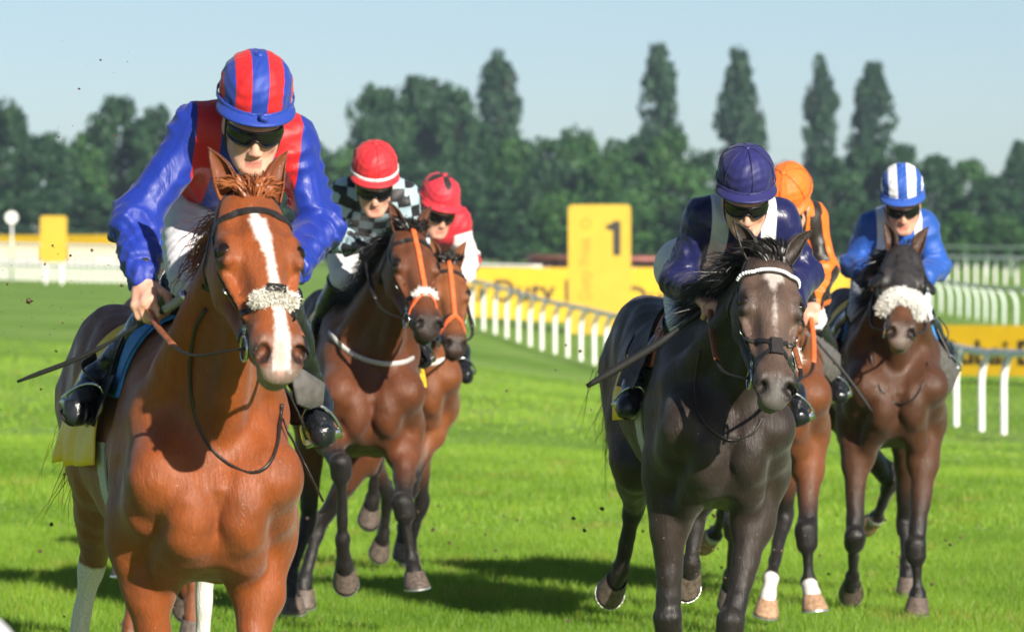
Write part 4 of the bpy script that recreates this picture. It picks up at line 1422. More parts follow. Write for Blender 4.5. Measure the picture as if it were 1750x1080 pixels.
    hc = H(0, -.024, .098)
    NP, NT_ = 96, 32
    Vc, mm = [], []
    for i in range(NT_ + 1):
        th = R(104) * i / NT_
        for j in range(NP):
            ph = 2 * math.pi * j / NP
            puff = 1 + .010 * math.sin(ph * 9 + i * .3) * math.sin(th) ** 2 + .008 * math.sin(ph * 17 + 1.3 + i * .22) + .010 * math.sin(i * 1.1 + 3 * math.sin(ph * 3))
            sq = 1 + .05 * math.sin(2 * th) ** 2
            Vc.append(hc + (lf * math.sin(ph) * rx + fwd * math.cos(ph) * ry) * math.sin(th) * puff * sq + up * math.cos(th) * rz * (puff * .5 + .5))
            a = c.get('cap_pat')
            if a == 'gores':
                mm.append(math.cos(ph * c['gores'] + c.get('gphase', 0)) * .02 * max(math.sin(th), .05) * -1)
            elif a == 'stripes':
                xx = math.asin(max(-1, min(1, math.sin(ph) * math.sin(th))))
                mm.append(-math.cos(xx * 6.92) * .016)
            elif a == 'star':
                mm.append((.45 + .30 * math.cos(ph * 4) - th / 1.2) * .08)
            else:
                mm.append(-1.)
    Fc = [(i * NP + j, (i + 1) * NP + j, (i + 1) * NP + (j + 1) % NP, i * NP + (j + 1) % NP) for i in range(NT_) for j in range(NP)]
    Vc = np.array(Vc)
    n0 = len(Vc)
    # inner lining closes the shell
    ring = Vc[NT_ * NP:(NT_ + 1) * NP]
    inner = hc + (ring - hc) * .9 + up * .004
    topin = hc + (Vc[:NT_ * NP:1].reshape(NT_, NP, 3)[NT_ // 2] - hc) * .9
    Vc = np.vstack([Vc, inner, topin])
    Fc += [(NT_ * NP + j, n0 + j, n0 + (j + 1) % NP, NT_ * NP + (j + 1) % NP) for j in range(NP)]
    Fc += [(n0 + j, n0 + NP + j, n0 + NP + (j + 1) % NP, n0 + (j + 1) % NP) for j in range(NP)]
    Fc += [tuple(n0 + NP + j for j in range(NP))]
    mm += [-1.] * (2 * NP)
    # peak
    npk, rows = 25, 6
    pk0 = len(Vc)
    pv = []
    for side in (0, 1):
        for r_ in range(rows):
            s_ = r_ / (rows - 1)
            for j in range(npk):
                ph = R(-82 + 164 * j / (npk - 1))
                ext = s_ * .038 * q * math.cos(ph * 1.05) ** .6 if abs(ph) < R(84) else 0
                pv.append(hc + lf * math.sin(ph) * (rx * 1.02 + ext * .8) + fwd * math.cos(ph) * (ry * 1.01 + ext) + up * (-.020 * q - .016 * q * s_ - .010 * q * math.sin(ph) ** 2 * s_ + (.0055 if side == 0 else 0)))
    Vc = np.vstack([Vc, pv])
    for side in (0, 1):
        o = pk0 + side * rows * npk
        for r_ in range(rows - 1):
            for j in range(npk - 1):
                a = o + r_ * npk + j
                Fc.append((a, a + npk, a + npk + 1, a + 1) if side == 0 else (a, a + 1, a + npk + 1, a + npk))
    for j in range(npk - 1):
        a, b = pk0 + (rows - 1) * npk + j, pk0 + (2 * rows - 1) * npk + j
        Fc.append((a, b, b + 1, a + 1))
    mm += [-1.] * len(pv)
    cap = mesh('cap', Vc, Fc, silk_material('cap ' + c['id'], c['cap1'], c.get('cap2'), rough=.55, bumps=.16), root, attrs={'m1': mm, 'm2': [-1.] * len(mm)})
    th = np.linspace(0, 2 * np.pi, 61)
    wob = 1.03 + .008 * np.sin(th * 23)
    bz = -.018 * q
    rr = [hc + lf * math.sin(a) * rx * w_ + fwd * math.cos(a) * ry * w_ + up * bz for a, w_ in zip(th, wob)]
    nn = [lf * math.sin(a) + fwd * math.cos(a) for a in th]
    Vb, Fb = ribbon_geo(rr, nn, c.get('bandw', .016) * q, .004)
    mesh('cap_band', Vb, Fb, silk_material('cap band ' + c['id'], c.get('band', c['cap1']), rough=.4), cap)
    bt = hc + up * (rz + .002)
    Vb, Fb = tube_geo([bt - up * .006, bt + up * .002, bt + up * .006], [.016, .013, .004], 12)
    mesh('cap_button', Vb, Fb, silk_material('cap button ' + c['id'], c.get('button', c['cap1'])), cap)
    for a_ in ((0, 60, 120, 180, 240, 300) if c.get('cap_pat') is None else ()):
        ph = R(a_ + 8)
        pts = []
        for k_ in range(15):
            th_ = R(4 + 88 * k_ / 14)
            sq = 1 + .05 * math.sin(2 * th_) ** 2
            pts.append(hc + (lf * math.sin(ph) * rx + fwd * math.cos(ph) * ry) * math.sin(th_) * sq * 1.018 + up * math.cos(th_) * rz * 1.01)
        tube('cap_seam', np.array(pts), .0022, silk_material('cap seam ' + c['id'], tuple(x * .6 for x in c['cap1'])), cap, seg=6)
    if c.get('bow'):
        rg = random.Random(4)
        bc = hc + fwd * (ry * 1.08) + up * (-.018)
        for i in range(6):
            a = rg.uniform(0, 6.28)
            tip = bc + (lf * math.cos(a) + up * math.sin(a) * .8) * rg.uniform(.018, .034) + fwd * .01
            Vb, Fb = tube_geo(spline([bc, (bc + tip) / 2 + fwd * .014 + up * rg.uniform(-.006, .012), tip], 7), [.004, .006, .007, .007, .006, .004, .002], 8, .35)
            mesh('cap_tie', Vb, Fb, silk_material('cap tie %d' % i, c['cap1']), cap)
    # ---- goggles
    nu = 29
    Vg = []
    for lay in (0, 1):
        for i in range(nu):
            u = -1 + 2 * i / (nu - 1)
            a = R(68) * u
            zt = .030 - .004 * u * u
            zb = -.017 + .021 * math.exp(-(u / .16) ** 2) + .016 * max(0, abs(u) - .5) ** 1.5 * 2
            for r_ in range(4):
                z = zb + (zt - zb) * r_ / 3
                bl = .006 * math.sin(math.pi * r_ / 3)
                Vg.append(H((.083 + bl - lay * .006) * math.sin(a), .022 + (.094 + bl - lay * .006) * math.cos(a), z))
    Fg = []
    n1 = nu * 4
    for i in range(nu - 1):
        for r_ in range(3):
            a = i * 4 + r_
            Fg.append((a, a + 4, a + 5, a + 1))
            Fg.append((n1 + a, n1 + a + 1, n1 + a + 5, n1 + a + 4))
        for r_ in (0, 3):
            a = i * 4 + r_
            Fg.append((a, n1 + a, n1 + a + 4, a + 4))
    gg = mesh('goggles', Vg, Fg, M_lens, root)
    rim = [Vg[i * 4 + 3] for i in range(nu)] + [Vg[i * 4] for i in range(nu - 1, -1, -1)] + [Vg[3]]
    tube('frame', np.array(rim), .0032, M_black, gg, seg=6)
    # ---- chin strap
    for s in (1, -1):
        tube('chin_strap', spline([H(s * .080, .01, .03), H(s * .078, .018, -.04), H(s * .062, .035, -.085), H(s * .03, .06, -.122), H(0, .068, -.128)], 16), .0055, M_strap, root, flat=.5)
    return dict(P=P, base=base, root=root, C=C, mt=mt)

RED, ROYAL, NAVY = (.56, .014, .018), (.010, .032, .30), (.010, .012, .072)
JC = [
 dict(id='royal', horse='chestnut', vox=.0068, bvox=.006, label='jockey in royal blue and red silks with striped cap on the leading chestnut', pattern='braces', brace=(.082, .152), brace_low=.20, c1=ROYAL, c2=RED,
      cap1=(.014, .045, .31), cap2=RED, cap_pat='stripes', gores=6, gphase=0, bow=True, bands=True, bc=(.70, .70, .76), face=(8, 29, -3),
      head=(433, 212, .30), shR=(338, 222, .10), shL=(500, 238, .10), elR=(232, 372, .12), elL=(545, 388, .10), wrR=(246, 488, .27), wrL=(482, 475, .40),
      handR=((.05, -.75, -.62), (-.35, -.5, .55), (.8, -.5, .25)),
      hipR=(325, 305, -.36), hipL=(395, 305, -.36), knR=(322, 492, .04), knL=(468, 505, .04), anR=(176, 645, -.22), anL=(535, 685, -.22), toR=(132, 700, -.06), toL=(548, 738, -.06)),
 dict(id='navy', horse='brown', vox=.008, bvox=.006, label='jockey in navy silks with white braces and plain navy cap', pattern='braces', brace=(.062, .122), brace_low=.17, c1=NAVY, c2=(.62, .63, .66),
      cap1=(.016, .017, .11), bc=(.68, .68, .72), face=(2, 29, 0), silk_rough=.34, fold=.015,
      head=(1274, 343, .30), shR=(1202, 372, .10), shL=(1331, 375, .10), elR=(1160, 478, .04), elL=(1372, 470, .10), wrR=(1203, 512, .30), wrL=(1345, 530, .4),
      hipR=(1172, 452, -.34), hipL=(1260, 452, -.34), knR=(1168, 556, .04), knL=(1300, 560, .04), anR=(1092, 655, -.22), anL=(1352, 675, -.22), toR=(1074, 694, -.08), toL=(1364, 706, -.06)),
 dict(id='blue', horse='hidden_chestnut', vox=.011, bvox=.011, label='jockey in blue silks almost hidden behind the leading jockey', pattern='plain', c1=(.015, .06, .36), cap1=(.015, .06, .36),
      head=(345, 285, .28), shR=(298, 300, .10), shL=(405, 300, .10), elR=(272, 385, .10), elL=(420, 390, .10), wrR=(292, 442, .30), wrL=(390, 440, .35),
      hipR=(300, 350, -.36), hipL=(350, 350, -.36), knR=(284, 455, .04), knL=(400, 455, .04), anR=(240, 560, -.22), anL=(440, 560, -.22), toR=(232, 590, -.08), toL=(448, 590, -.06)),
 dict(id='check', horse='bay', vox=.010, bvox=.0095, label='jockey in black and pale blue check silks with red cap', pattern='check', c1=(.016, .016, .019), c2=(.34, .46, .52), cap1=(.62, .025, .035), band=(.75, .72, .72), bandw=.026,
      glove=True, face=(4, 29, 0), bc=(.66, .66, .70), hscale=1.02,
      head=(640, 318, .30), shR=(590, 332, .10), shL=(690, 335, .10), elR=(566, 402, .08), elL=(705, 410, .10), wrR=(612, 420, .34), wrL=(672, 430, .4),
      hipR=(590, 385, -.36), hipL=(640, 385, -.36), knR=(588, 478, .05), knL=(680, 490, .05), anR=(535, 580, -.22), anL=(715, 580, -.22), toR=(524, 610, -.08), toL=(722, 612, -.06)),
 dict(id='orange', horse='hidden_bay', vox=.010, bvox=.0095, label='jockey in orange and black striped silks with orange cap, head bowed', pattern='stripes', c1=(.016, .012, .010), c2=(.72, .15, .014), cap1=(.74, .155, .016),
      face=(-30, 50, -10), bc=(.68, .68, .72),
      head=(1350, 352, .34), shR=(1290, 372, .10), shL=(1388, 372, .06), elR=(1270, 460, .10), elL=(1408, 462, .08), wrR=(1310, 520, .35), wrL=(1390, 522, .32),
      hipR=(1300, 430, -.36), hipL=(1350, 430, -.36), knR=(1275, 530, .05), knL=(1385, 545, .05), anR=(1215, 640, -.22), anL=(1424, 640, -.22), toR=(1205, 672, -.08), toL=(1434, 672, -.06)),
 dict(id='stripe', horse='dark_bay', vox=.010, bvox=.0095, label='jockey in bright blue silks with white epaulettes and blue and white striped cap', pattern='braces', brace=(.072, .112), brace_low=.14, c1=(.018, .085, .38), c2=(.62, .66, .72),
      cap1=(.024, .09, .40), cap2=(.75, .76, .80), cap_pat='stripes', gores=6, gphase=0, face=(-2, 26, 3), bc=(.55, .60, .70),
      head=(1543, 352, .30), shR=(1490, 388, .10), shL=(1578, 385, .10), elR=(1458, 452, .06), elL=(1600, 455, .10), wrR=(1492, 474, .34), wrL=(1570, 480, .4),
      hipR=(1490, 420, -.36), hipL=(1550, 420, -.36), knR=(1472, 535, .05), knL=(1570, 540, .05), anR=(1420, 590, -.28), anL=(1612, 600, -.28), toR=(1412, 620, -.10), toL=(1620, 630, -.10)),
 dict(id='whitesleeve', horse='light_bay', vox=.011, bvox=.011, label='jockey in red silks with white sleeves and red cap with black star', pattern='sleeves', c1=(.55, .025, .04), c2=(.74, .72, .72), c3=(.55, .025, .04), cap1=(.58, .03, .05), cap2=(.02, .02, .022), cap_pat='star',
      face=(20, 27, -4), bc=(.66, .66, .70),
      head=(748, 362, .30), shR=(712, 378, .10), shL=(782, 380, .10), elR=(690, 430, .10), elL=(800, 445, .10), wrR=(730, 460, .35), wrL=(790, 480, .36),
      hipR=(680, 415, -.36), hipL=(730, 415, -.36), knR=(660, 505, .05), knL=(760, 520, .05), anR=(615, 600, -.22), anL=(786, 600, -.22), toR=(606, 625, -.08), toL=(796, 640, -.06)),
]
JOCKEYS = {}
_t0 = _time.time()
for _c in JC:
    JOCKEYS[_c['id']] = make_jockey(_c, HORSES[_c['horse']])
print('jockeys', round(_time.time() - _t0, 1))

# ================================================================== TACK
def ray_hit(hs, pix, off=.004):
    """points on the coat seen along the given lines of sight."""
    mt, out = hs['mt'], []
    fw = np.linspace(1.5, -1.7, 900)
    for px, py in pix:
        pts = np.stack(list(mt.at_many(px, py, fw)), 1)
        d = hs['F'](pts)
        i = np.nonzero(d < off)[0]
        out.append(pts[i[0]] if len(i) else None)
    out = [p for p in out if p is not None]
    return np.array(out)

def _at_many(s, px, py, fwd):
    u, v = (px - CX) / FPX, (py - HY) / FPX
    Y = (fwd + s.X0 * s.h[0] + s.Y0 * s.h[1]) / (u * s.h[0] + s.h[1])
    return fwd, (u * Y - s.X0) * s.l[0] + (Y - s.Y0) * s.l[1], CAMZ - v * Y
Mount.at_many = _at_many

def strap(hs, name, pts, w, mat, off=.001, n=26, th=.0045, snap=True):
    P = spline(pts, n)
    P, N = hs['F'].snap(P, off) if snap else (P, hs['F'].grad(P, .02))
    V, F = ribbon_geo(P, N, w, th)
    return mesh(name, V, F, mat, hs['root'], smooth=False)

def cord(hs, name, pix, r, mat, off=.003, extra=(), n=40):
    P = ray_hit(hs, pix, off)
    P = np.vstack([P] + [A3(e)[None] for e in extra]) if len(extra) else P
    return tube(name, spline(P, n), r, mat, hs['root'], seg=8, flat=.7)

def torus_geo(c, a, b, R_, r, n=22, m=8):
    th = np.linspace(0, 2 * np.pi, n + 1)
    return tube_geo(c + np.outer(np.cos(th), a) * R_ + np.outer(np.sin(th), b) * R_, r, m, caps=False)

def fleece(hs, name, pts, r, mat, n=40, seed=1, hairs=2600, hl=.022):
    hairs = int(hairs * 1.7)
    P = spline(pts, n)
    P, N = hs['F'].snap(P, r * .55)
    rr = r * np.sqrt(np.clip(1 - (np.linspace(-1, 1, n)) ** 6, .05, 1))
    V, F = tube_geo(P, rr, 18)
    D = V - np.repeat(P, 18, 0)
    D = D / (np.linalg.norm(D, axis=1)[:, None] + 1e-9)
    V = V + D * (vnoise(V * 55, seed) * .005)[:, None]
    o = mesh(name, V, F, mat, hs['root'])
    rg = np.random.default_rng(seed)
    i = rg.integers(0, len(V), hairs)
    strands('wool', V[i] + rg.normal(size=(hairs, 3)) * .004, D[i] + rg.normal(size=(hairs, 3)) * .45, rg.uniform(.5, 1., hairs) * hl, mat, o, .2, .004, .0016, None, seed, 3)
    return o

def drape(hs, name, x0, x1, a0, a1, off, mat, nx=22, na=40, wave=0., th=.004, seed=1, flare=0., skew=0., attrs=None):
    """cloth or leather laid over the back: ray-marched on to the trunk."""
    xs, an = np.linspace(x0, x1, nx), np.radians(np.linspace(a0, a1, na))
    X, A = np.meshgrid(xs, an, indexing='ij')
    X = X + skew * np.abs(A)
    cen = A3(0, 0, 1.24 + hs['cfg'].get('dz', 0))
    dirs = np.stack([np.zeros_like(A), np.sin(A), np.cos(A)], -1).reshape(-1, 3)
    org = np.stack([X, np.zeros_like(X), np.zeros_like(X)], -1).reshape(-1, 3) + cen
    rr = np.linspace(.62, .12, 70)
    hit = np.full(len(org), .3)
    done = np.zeros(len(org), bool)
    for r in rr:
        d = hs['Fb'](org + dirs * r) if 'Fb' in hs else hs['F'](org + dirs * r)
        m = (~done) & (d < off)
        hit[m] = r
        done |= m
    hit = hit.reshape(nx, na)
    for _ in range(3):
        hp = np.pad(hit, 1, mode='edge')
        hit = (hp[:-2, 1:-1] + hp[2:, 1:-1] + hp[1:-1, :-2] + hp[1:-1, 2:] + 2 * hit) / 6
    edge = np.abs(A) / np.abs(an).max()
    wv = vnoise(np.c_[X.ravel() * 14, A.ravel() * 1.1, np.zeros(X.size)], seed).reshape(nx, na) * wave * edge ** 1.5
    hit = hit + np.maximum(wv, -.006) + flare * np.clip(edge - .35, 0, 1) ** 1.6
    V = org + dirs * hit.reshape(-1)[:, None]
    Vi = org + dirs * (hit.reshape(-1)[:, None] - th)
    V = np.vstack([V, Vi])
    n1 = nx * na
    F = []
    for i in range(nx - 1):
        for j in range(na - 1):
            a = i * na + j
            F.append((a, a + 1, a + na + 1, a + na))
            F.append((n1 + a, n1 + a + na, n1 + a + na + 1, n1 + a + 1))
    for i in range(nx - 1):
        for j in (0, na - 1):
            a = i * na + j
            F.append((a, a + na, n1 + a + na, n1 + a))
    for j in range(na - 1):
        for i in (0, nx - 1):
            a = i * na + j
            F.append((a, n1 + a, n1 + a + 1, a + 1))
    return mesh(name, V, F, mat, hs['root'])

_t = NT('yellow number cloth')
_t.set(Base_Color=_t.mix(_t.ramp(_t.noise(8, 3), .3, .7), (.90, .54, .004), (.95, .64, .010)), Roughness=.5)
_t.bump(_t.noise(30, 4, .6, None, 1.2), .5, .012)
M_cloth = _t.m
M_saddle = simple('black saddle leather', (.010, .009, .009), .6, .3, 50, .3, 0., .15)
M_flap = simple('charcoal saddle flap', (.10, .093, .090), .55, .2, 40, .2)
M_bluepad = simple('blue saddle pad', (.03, .19, .50), .7, .2, 60, .3)
M_tanpad = simple('tan saddle pad', (.35, .10, .035), .6, .2, 60, .3)
M_mark = simple('black cloth print', (.02, .018, .015), .6, .1, 40)
M_bead = simple('white browband bead', (.80, .80, .82), .25, .05, 40)
M_hood = None

def tack(hid, jid, o):
    hs, jk = HORSES[hid], JOCKEYS[jid]
    H, F, root, mt, sc = hs['H'], hs['F'], hs['root'], hs['mt'], hs['hs']
    L = o.get('leather', M_leather)
    tb = .088
    # browband and headpiece
    strap(hs, 'browband', [H(tb + .01, -.100, -.075), H(tb, -.090, -.030), H(tb - .004, -.05, .012), H(tb - .006, 0, .022), H(tb - .004, .05, .012), H(tb, .090, -.030), H(tb + .01, .100, -.075)], .022 * sc, o.get('brow', L), .001, 36)
    if o.get('beads'):
        P, N = F.snap(spline([H(tb, -.098, -.055), H(tb - .004, -.06, .008), H(tb - .008, 0, .022), H(tb - .004, .06, .008), H(tb, .098, -.055)], 32), .009)
        parts = []
        for p in P:
            V, Fc = [], []
            for i in range(6):
                for j in range(8):
                    a, b = math.pi * i / 5, 2 * math.pi * j / 8
                    V.append(p + .0072 * A3(math.sin(a) * math.cos(b), math.sin(a) * math.sin(b), math.cos(a)))
            Fc = [(i * 8 + j, i * 8 + (j + 1) % 8, (i + 1) * 8 + (j + 1) % 8, (i + 1) * 8 + j) for i in range(5) for j in range(8)]
            parts.append((V, Fc))
        mesh('browband_beads', *join_geo(parts), M_bead, root)
    strap(hs, 'headpiece', [H(.075, -.105, -.085), H(.02, -.10, -.05), H(-.04, -.06, -.01), H(-.05, 0, .0), H(-.04, .06, -.01), H(.02, .10, -.05), H(.075, .105, -.085)], .024 * sc, L, .001, 30)
    for s in (1, -1):
        strap(hs, 'cheek_strap', [H(.075, s * .105, -.085), H(.18, s * .112, -.095), H(.30, s * .092, -.095), H(.40, s * .075, -.098), H(.475, s * .070, -.105)], .018 * sc, L, .001, 26)
        strap(hs, 'throat_lash', [H(.07, s * .105, -.10), H(.10, s * .11, -.18), H(.10, s * .07, -.26), H(.08, 0, -.29)], .012 * sc, L, .003, 20)
        for t_, yy, zz in ((.30, .094, -.095), (.42, .073, -.10)):
            p, n_ = F.snap([H(t_, s * yy, zz)], .004)
            V, Fb = torus_geo(p[0], hs['e1'], unit(np.cross(n_[0], hs['e1'])), .012, .0028, 12, 6)
            mesh('buckle', V, Fb, M_steel, root)
        p, n_ = F.snap([H(.488, s * .074, -.105)], .012)
        bit = p[0]
        V, Fb = torus_geo(bit, hs['e1'], unit(np.cross(n_[0], hs['e1'])), .034, .0045, 24, 8)
        mesh('bit_ring', V, Fb, o.get('bit', M_steel), root)
        # rein to the hand
        wr = jk['P']['wr' + ('L' if s > 0 else 'R')] + jk['base']
        hand = wr + unit(wr - jk['base'] - jk['P']['el' + ('L' if s > 0 else 'R')]) * .07
        sag = A3(0, s * .05, -.06)
        mid1, mid2 = bit + (hand - bit) * .35 + sag, bit + (hand - bit) * .7 + sag * .7
        path = spline([bit, mid1, mid2, hand], 30)
        k = int(o.get('grip', .45) * 30)
        V, Fb = tube_geo(path[:k + 1], .0085, 8, .45, hs['e2'])
        mesh('rein', V, Fb, L, root)
        V, Fb = tube_geo(path[k:], .0115, 8, .5, hs['e2'])
        mesh('rein_grip', V, Fb, o.get('gripm', M_leather), root)
    # noseband
    if o.get('nose', True):
        t0 = .395
        ring = [H(t0 + .02, -.03, -.17), H(t0 + .01, -.075, -.12), H(t0, -.072, -.06), H(t0 - .005, -.035, -.005), H(t0 - .008, 0, .006), H(t0 - .005, .035, -.005), H(t0, .072, -.06), H(t0 + .01, .075, -.12), H(t0 + .02, .03, -.17)]
        strap(hs, 'noseband', ring, .020 * sc, L, .001, 40)
    if o.get('grackle'):
        for s in (1, -1):
            strap(hs, 'cross_strap', [H(.31, s * .10, -.115), H(.355, s * .065, -.04), H(.405, 0, .012), H(.455, -s * .055, -.04), H(.485, -s * .065, -.11)], .018 * sc, L, .002, 34)
        strap(hs, 'nose_pad', [H(.375, 0, .01), H(.44, 0, .008)], .05 * sc, L, .004, 8, .008)
    if o.get('fleece'):
        r, wide, mat_, t0 = o['fleece']
        fleece(hs, 'sheepskin_noseband', [H(t0 + .015, -wide, o.get('drop', -.075)), H(t0, -wide * .72, -.012), H(t0 - .006, 0, .012), H(t0, wide * .72, -.012), H(t0 + .015, wide, o.get('drop', -.075))], r, mat_, 36, 3, o.get('wool', 2200), o.get('wooll', .02))
    if o.get('nosedot'):
        strap(hs, 'nose_pad', [H(.385, -.02, .02), H(.39, .02, .02)], .03 * sc, L, .030, 6, .006)
    if o.get('face'):
        m_ = o['face']
        strap(hs, 'face_strap', [H(-.01, 0, .02), H(.10, 0, .03), H(.22, 0, .02), H(.33, 0, .015), H(.40, 0, .012)], .026 * sc, m_, .003, 30, .006)
        for s in (1, -1):
            strap(hs, 'face_strap_branch', [H(.395, s * .004, .012), H(.43, s * .045, -.012), H(.465, s * .072, -.07), H(.485, s * .074, -.10)], .024 * sc, m_, .003, 20, .006)
    # saddle, cloth, girth
    drape(hs, 'number_cloth', o.get('cx', -.74), -.14, -o.get('cloth', 105), o.get('cloth', 105), .012, M_cloth, 30, 60, .03, .004, 5 + int(hs['cfg']['px']) % 17, o.get('cloth_flare', .06))
    if o.get('pad') is not None:
        drape(hs, 'saddle_pad', -.52, .06, -62, 62, .022, o['pad'], 22, 36, .004, .012, 3)
    drape(hs, 'saddle', -.46, -.08, -58, 58, .036, M_saddle, 20, 30, 0., .014, 2)
    for s in (1, -1):
        a, b = (52, o.get('flap', 82)) if s > 0 else (-o.get('flap', 82), -52)
        drape(hs, 'saddle_flap', -.34, .02, a, b, .034, o.get('flapm', M_saddle), 14, 20, .0, .006, 2, o.get('flare', .05), o.get('skew', .03))
    drape(hs, 'girth', -.20, -.10, 92, 268, .010, o.get('girth', M_grey_web), 5, 60, .0, .005, 2)
    # stirrups
    for s in 'RL':
        an, to = jk['P']['an' + s] + jk['base'], jk['P']['to' + s] + jk['base']
        ft = unit(to - an)
        ctr = an + (to - an) * .62 + A3(0, 0, -.008)
        kn = jk['P']['kn' + s] + jk['base']
        dn = unit(unit(an - kn) - ft * (unit(an - kn) @ ft))
        sd = np.cross(ft, dn)
        th = np.linspace(-.6, math.pi + .6, 18)
        arch = [ctr + dn * .052 + sd * .056 * math.cos(a) - dn * (.118 * max(math.sin(a), -.02)) for a in th]
        V1, F1 = tube_geo(np.array(arch), .0055, 8)
        V2, F2 = tube_geo([ctr + dn * .055 + sd * .055, ctr + dn * .058, ctr + dn * .055 - sd * .055], .008, 8, 2.2, ft)
        mesh('stirrup_iron', *join_geo([(V1, F1), (V2, F2)]), M_steel, root)
        top = ctr - dn * .066
        ssgn = 1 if s == 'L' else -1
        tube('stirrup_leather', spline([top, (top + A3(-.17, ssgn * .30, 1.5)) / 2 + A3(0, ssgn * .03, 0), A3(-.17, ssgn * .27, 1.48)], 12), .012, M_leather, root, flat=.25, side=(1, 0, 0))

tack('chestnut', 'royal', dict(nose=True, drop=-.015, fleece=(.015, .030, M_fleece, .40), wool=4000, wooll=.017, nosedot=True, pad=M_bluepad, gripm=M_brown_leather, grip=.5, flapm=M_saddle))
tack('brown', 'navy', dict(cx=-.46, beads=True, grackle=True, nose=False, pad=M_tanpad, gripm=M_brown_leather))
tack('hidden_chestnut', 'blue', dict())
tack('bay', 'check', dict(face=M_orange_rubber, drop=-.02, fleece=(.013, .032, M_fleece_white, .40), wool=500, wooll=.014, girth=M_white_web))
tack('hidden_bay', 'orange', dict(gripm=M_orange_rubber, fleece=(.026, .075, M_fleece_white, .40), wool=600, flapm=M_flap, flare=.06))
tack('dark_bay', 'stripe', dict(fleece=(.034, .084, M_fleece_white, .375), wool=6000, wooll=.020, flapm=M_flap, flare=.05, pad=M_bluepad, nose=False))
tack('light_bay', 'whitesleeve', dict(face=M_orange_rubber))

h1, h4, h2, h3, h6, h5 = (HORSES[k] for k in ('chestnut', 'brown', 'bay', 'light_bay', 'dark_bay', 'hidden_bay'))
cord(h1, 'neck_strap', [(352, 528), (334, 560), (326, 610), (325, 660), (336, 720), (362, 768), (398, 797), (430, 808), (458, 795), (474, 760), (480, 715), (482, 690)], .0065, M_leather)
V_, F_ = tube_geo(spline(ray_hit(h1, [(484, 716), (492, 738), (500, 752)], .012).tolist() + [list(h1['mt'].at(520, 792, .42)), list(h1['mt'].at(552, 856, .40))], 20), .010, 8, .3)
mesh('loose_strap', V_, F_, M_leather, h1['root'])
cord(h4, 'neck_strap', [(1196, 600), (1188, 650), (1192, 700), (1215, 735), (1250, 753), (1285, 742), (1305, 712)], .006, M_leather)
cord(h2, 'breast_strap', [(548, 545), (566, 572), (592, 598), (625, 615), (660, 622), (690, 619), (706, 612), (720, 602)], .014, M_grey_web)
cord(h3, 'breast_strap', [(722, 622), (740, 621), (760, 614)], .014, M_white_web)
cord(h6, 'neck_strap', [(1494, 575), (1490, 620), (1505, 665), (1530, 688), (1558, 684), (1578, 655), (1585, 620)], .007, M_leather)
# stiff flaps standing off the shoulder
def plate(hs, pts, mat, th=.012):
    P = np.array([hs['mt'].at(*p) for p in pts])
    n = len(P)
    nr = unit(np.cross(P[1] - P[0], P[-1] - P[0]))
    nr = nr if nr[0] > 0 else -nr
    c0 = P.mean(0)
    rows = [P - nr * th, P, c0 + (P - c0) * .94 + nr * .004, c0 + (P - c0) * .4 + nr * .012]
    V = np.vstack(rows + [c0[None] + nr * .014])
    F = [(k * n + i, k * n + (i + 1) % n, (k + 1) * n + (i + 1) % n, (k + 1) * n + i) for k in range(3) for i in range(n)]
    F += [(3 * n + i, 3 * n + (i + 1) % n, 4 * n) for i in range(n)] + [tuple(range(n))[::-1]]
    mesh('saddle_flap', V, F, mat, hs['root'])
plate(h6, [(1570, 558, 0.26), (1590, 566, 0.18), (1618, 602, 0.06), (1640, 634, -0.04), (1630, 662, -0.04), (1611, 687, -0.02), (1600, 655, 0.10), (1586, 605, 0.20)], M_flap)
plate(h5, [(1372, 566, 0.26), (1392, 570, 0.18), (1420, 590, 0.06), (1437, 606, -0.01), (1437, 640, -0.02), (1420, 654, 0.00), (1402, 630, 0.12), (1385, 596, 0.20)], M_flap)
plate(h1, [(498, 620, 0.06), (520, 632, 0.02), (556, 655, -0.04), (552, 692, -0.06), (530, 700, -0.04), (508, 690, 0.03)], M_flap)
# girth sleeve with blue blocks on the chestnut
# hood with eye cups on the dark bay
_hm = simple('black hood cloth', (.022, .020, .021), .55, .3, 60, .5)
def hood(hs):
    loc, V, Q, N = hs['loc'], hs['V'], hs['Q'], hs['N']
    tz = loc[:, 0]
    inn = (tz > -.06) & (tz < .335) & (np.abs(loc[:, 1]) < .17) & (loc[:, 2] > -.20) & (loc[:, 2] < .09)
    eye = np.minimum(np.linalg.norm(loc - A3(.21, .104, -.032), axis=1), np.linalg.norm(loc - A3(.21, -.104, -.032), axis=1))
    inn &= eye > .03
    qm = inn[Q].all(1)
    q = Q[qm]
    ids, inv = np.unique(q, return_inverse=True)
    W = V[ids] + N[ids] * (.006 + .004 * np.maximum(0, vnoise(V[ids] * A3(30, 30, 12), 2)))[:, None]
    mesh('hood', W, inv.reshape(-1, 4), _hm, hs['root'])
    for s in (1, -1):
        c0, n = hs['H'](.225, s * .120, -.030), 16
        ax = unit(hs['e2'] * s * .75 + hs['e3'] * .55 - hs['e1'] * .2)     # cup opens forward
        up_ = unit(hs['e1'] - ax * (hs['e1'] @ ax)); sd = np.cross(ax, up_)
        V2 = []
        for i in range(7):
            a = R(90) * i / 6
            for j in range(n):
                b = 2 * math.pi * j / n
                V2.append(c0 + (up_ * math.cos(b) * .050 + sd * math.sin(b) * .042) * math.cos(a * .92) + hs['e2'] * s * .030 * math.sin(a) + hs['e3'] * (.03 * math.cos(b) * 0))
        F2 = [(i * n + j, i * n + (j + 1) % n, (i + 1) * n + (j + 1) % n, (i + 1) * n + j) for i in range(6) for j in range(n)]
        mesh('eye_cup', V2, F2, M_black, hs['root'])
hood(h6)

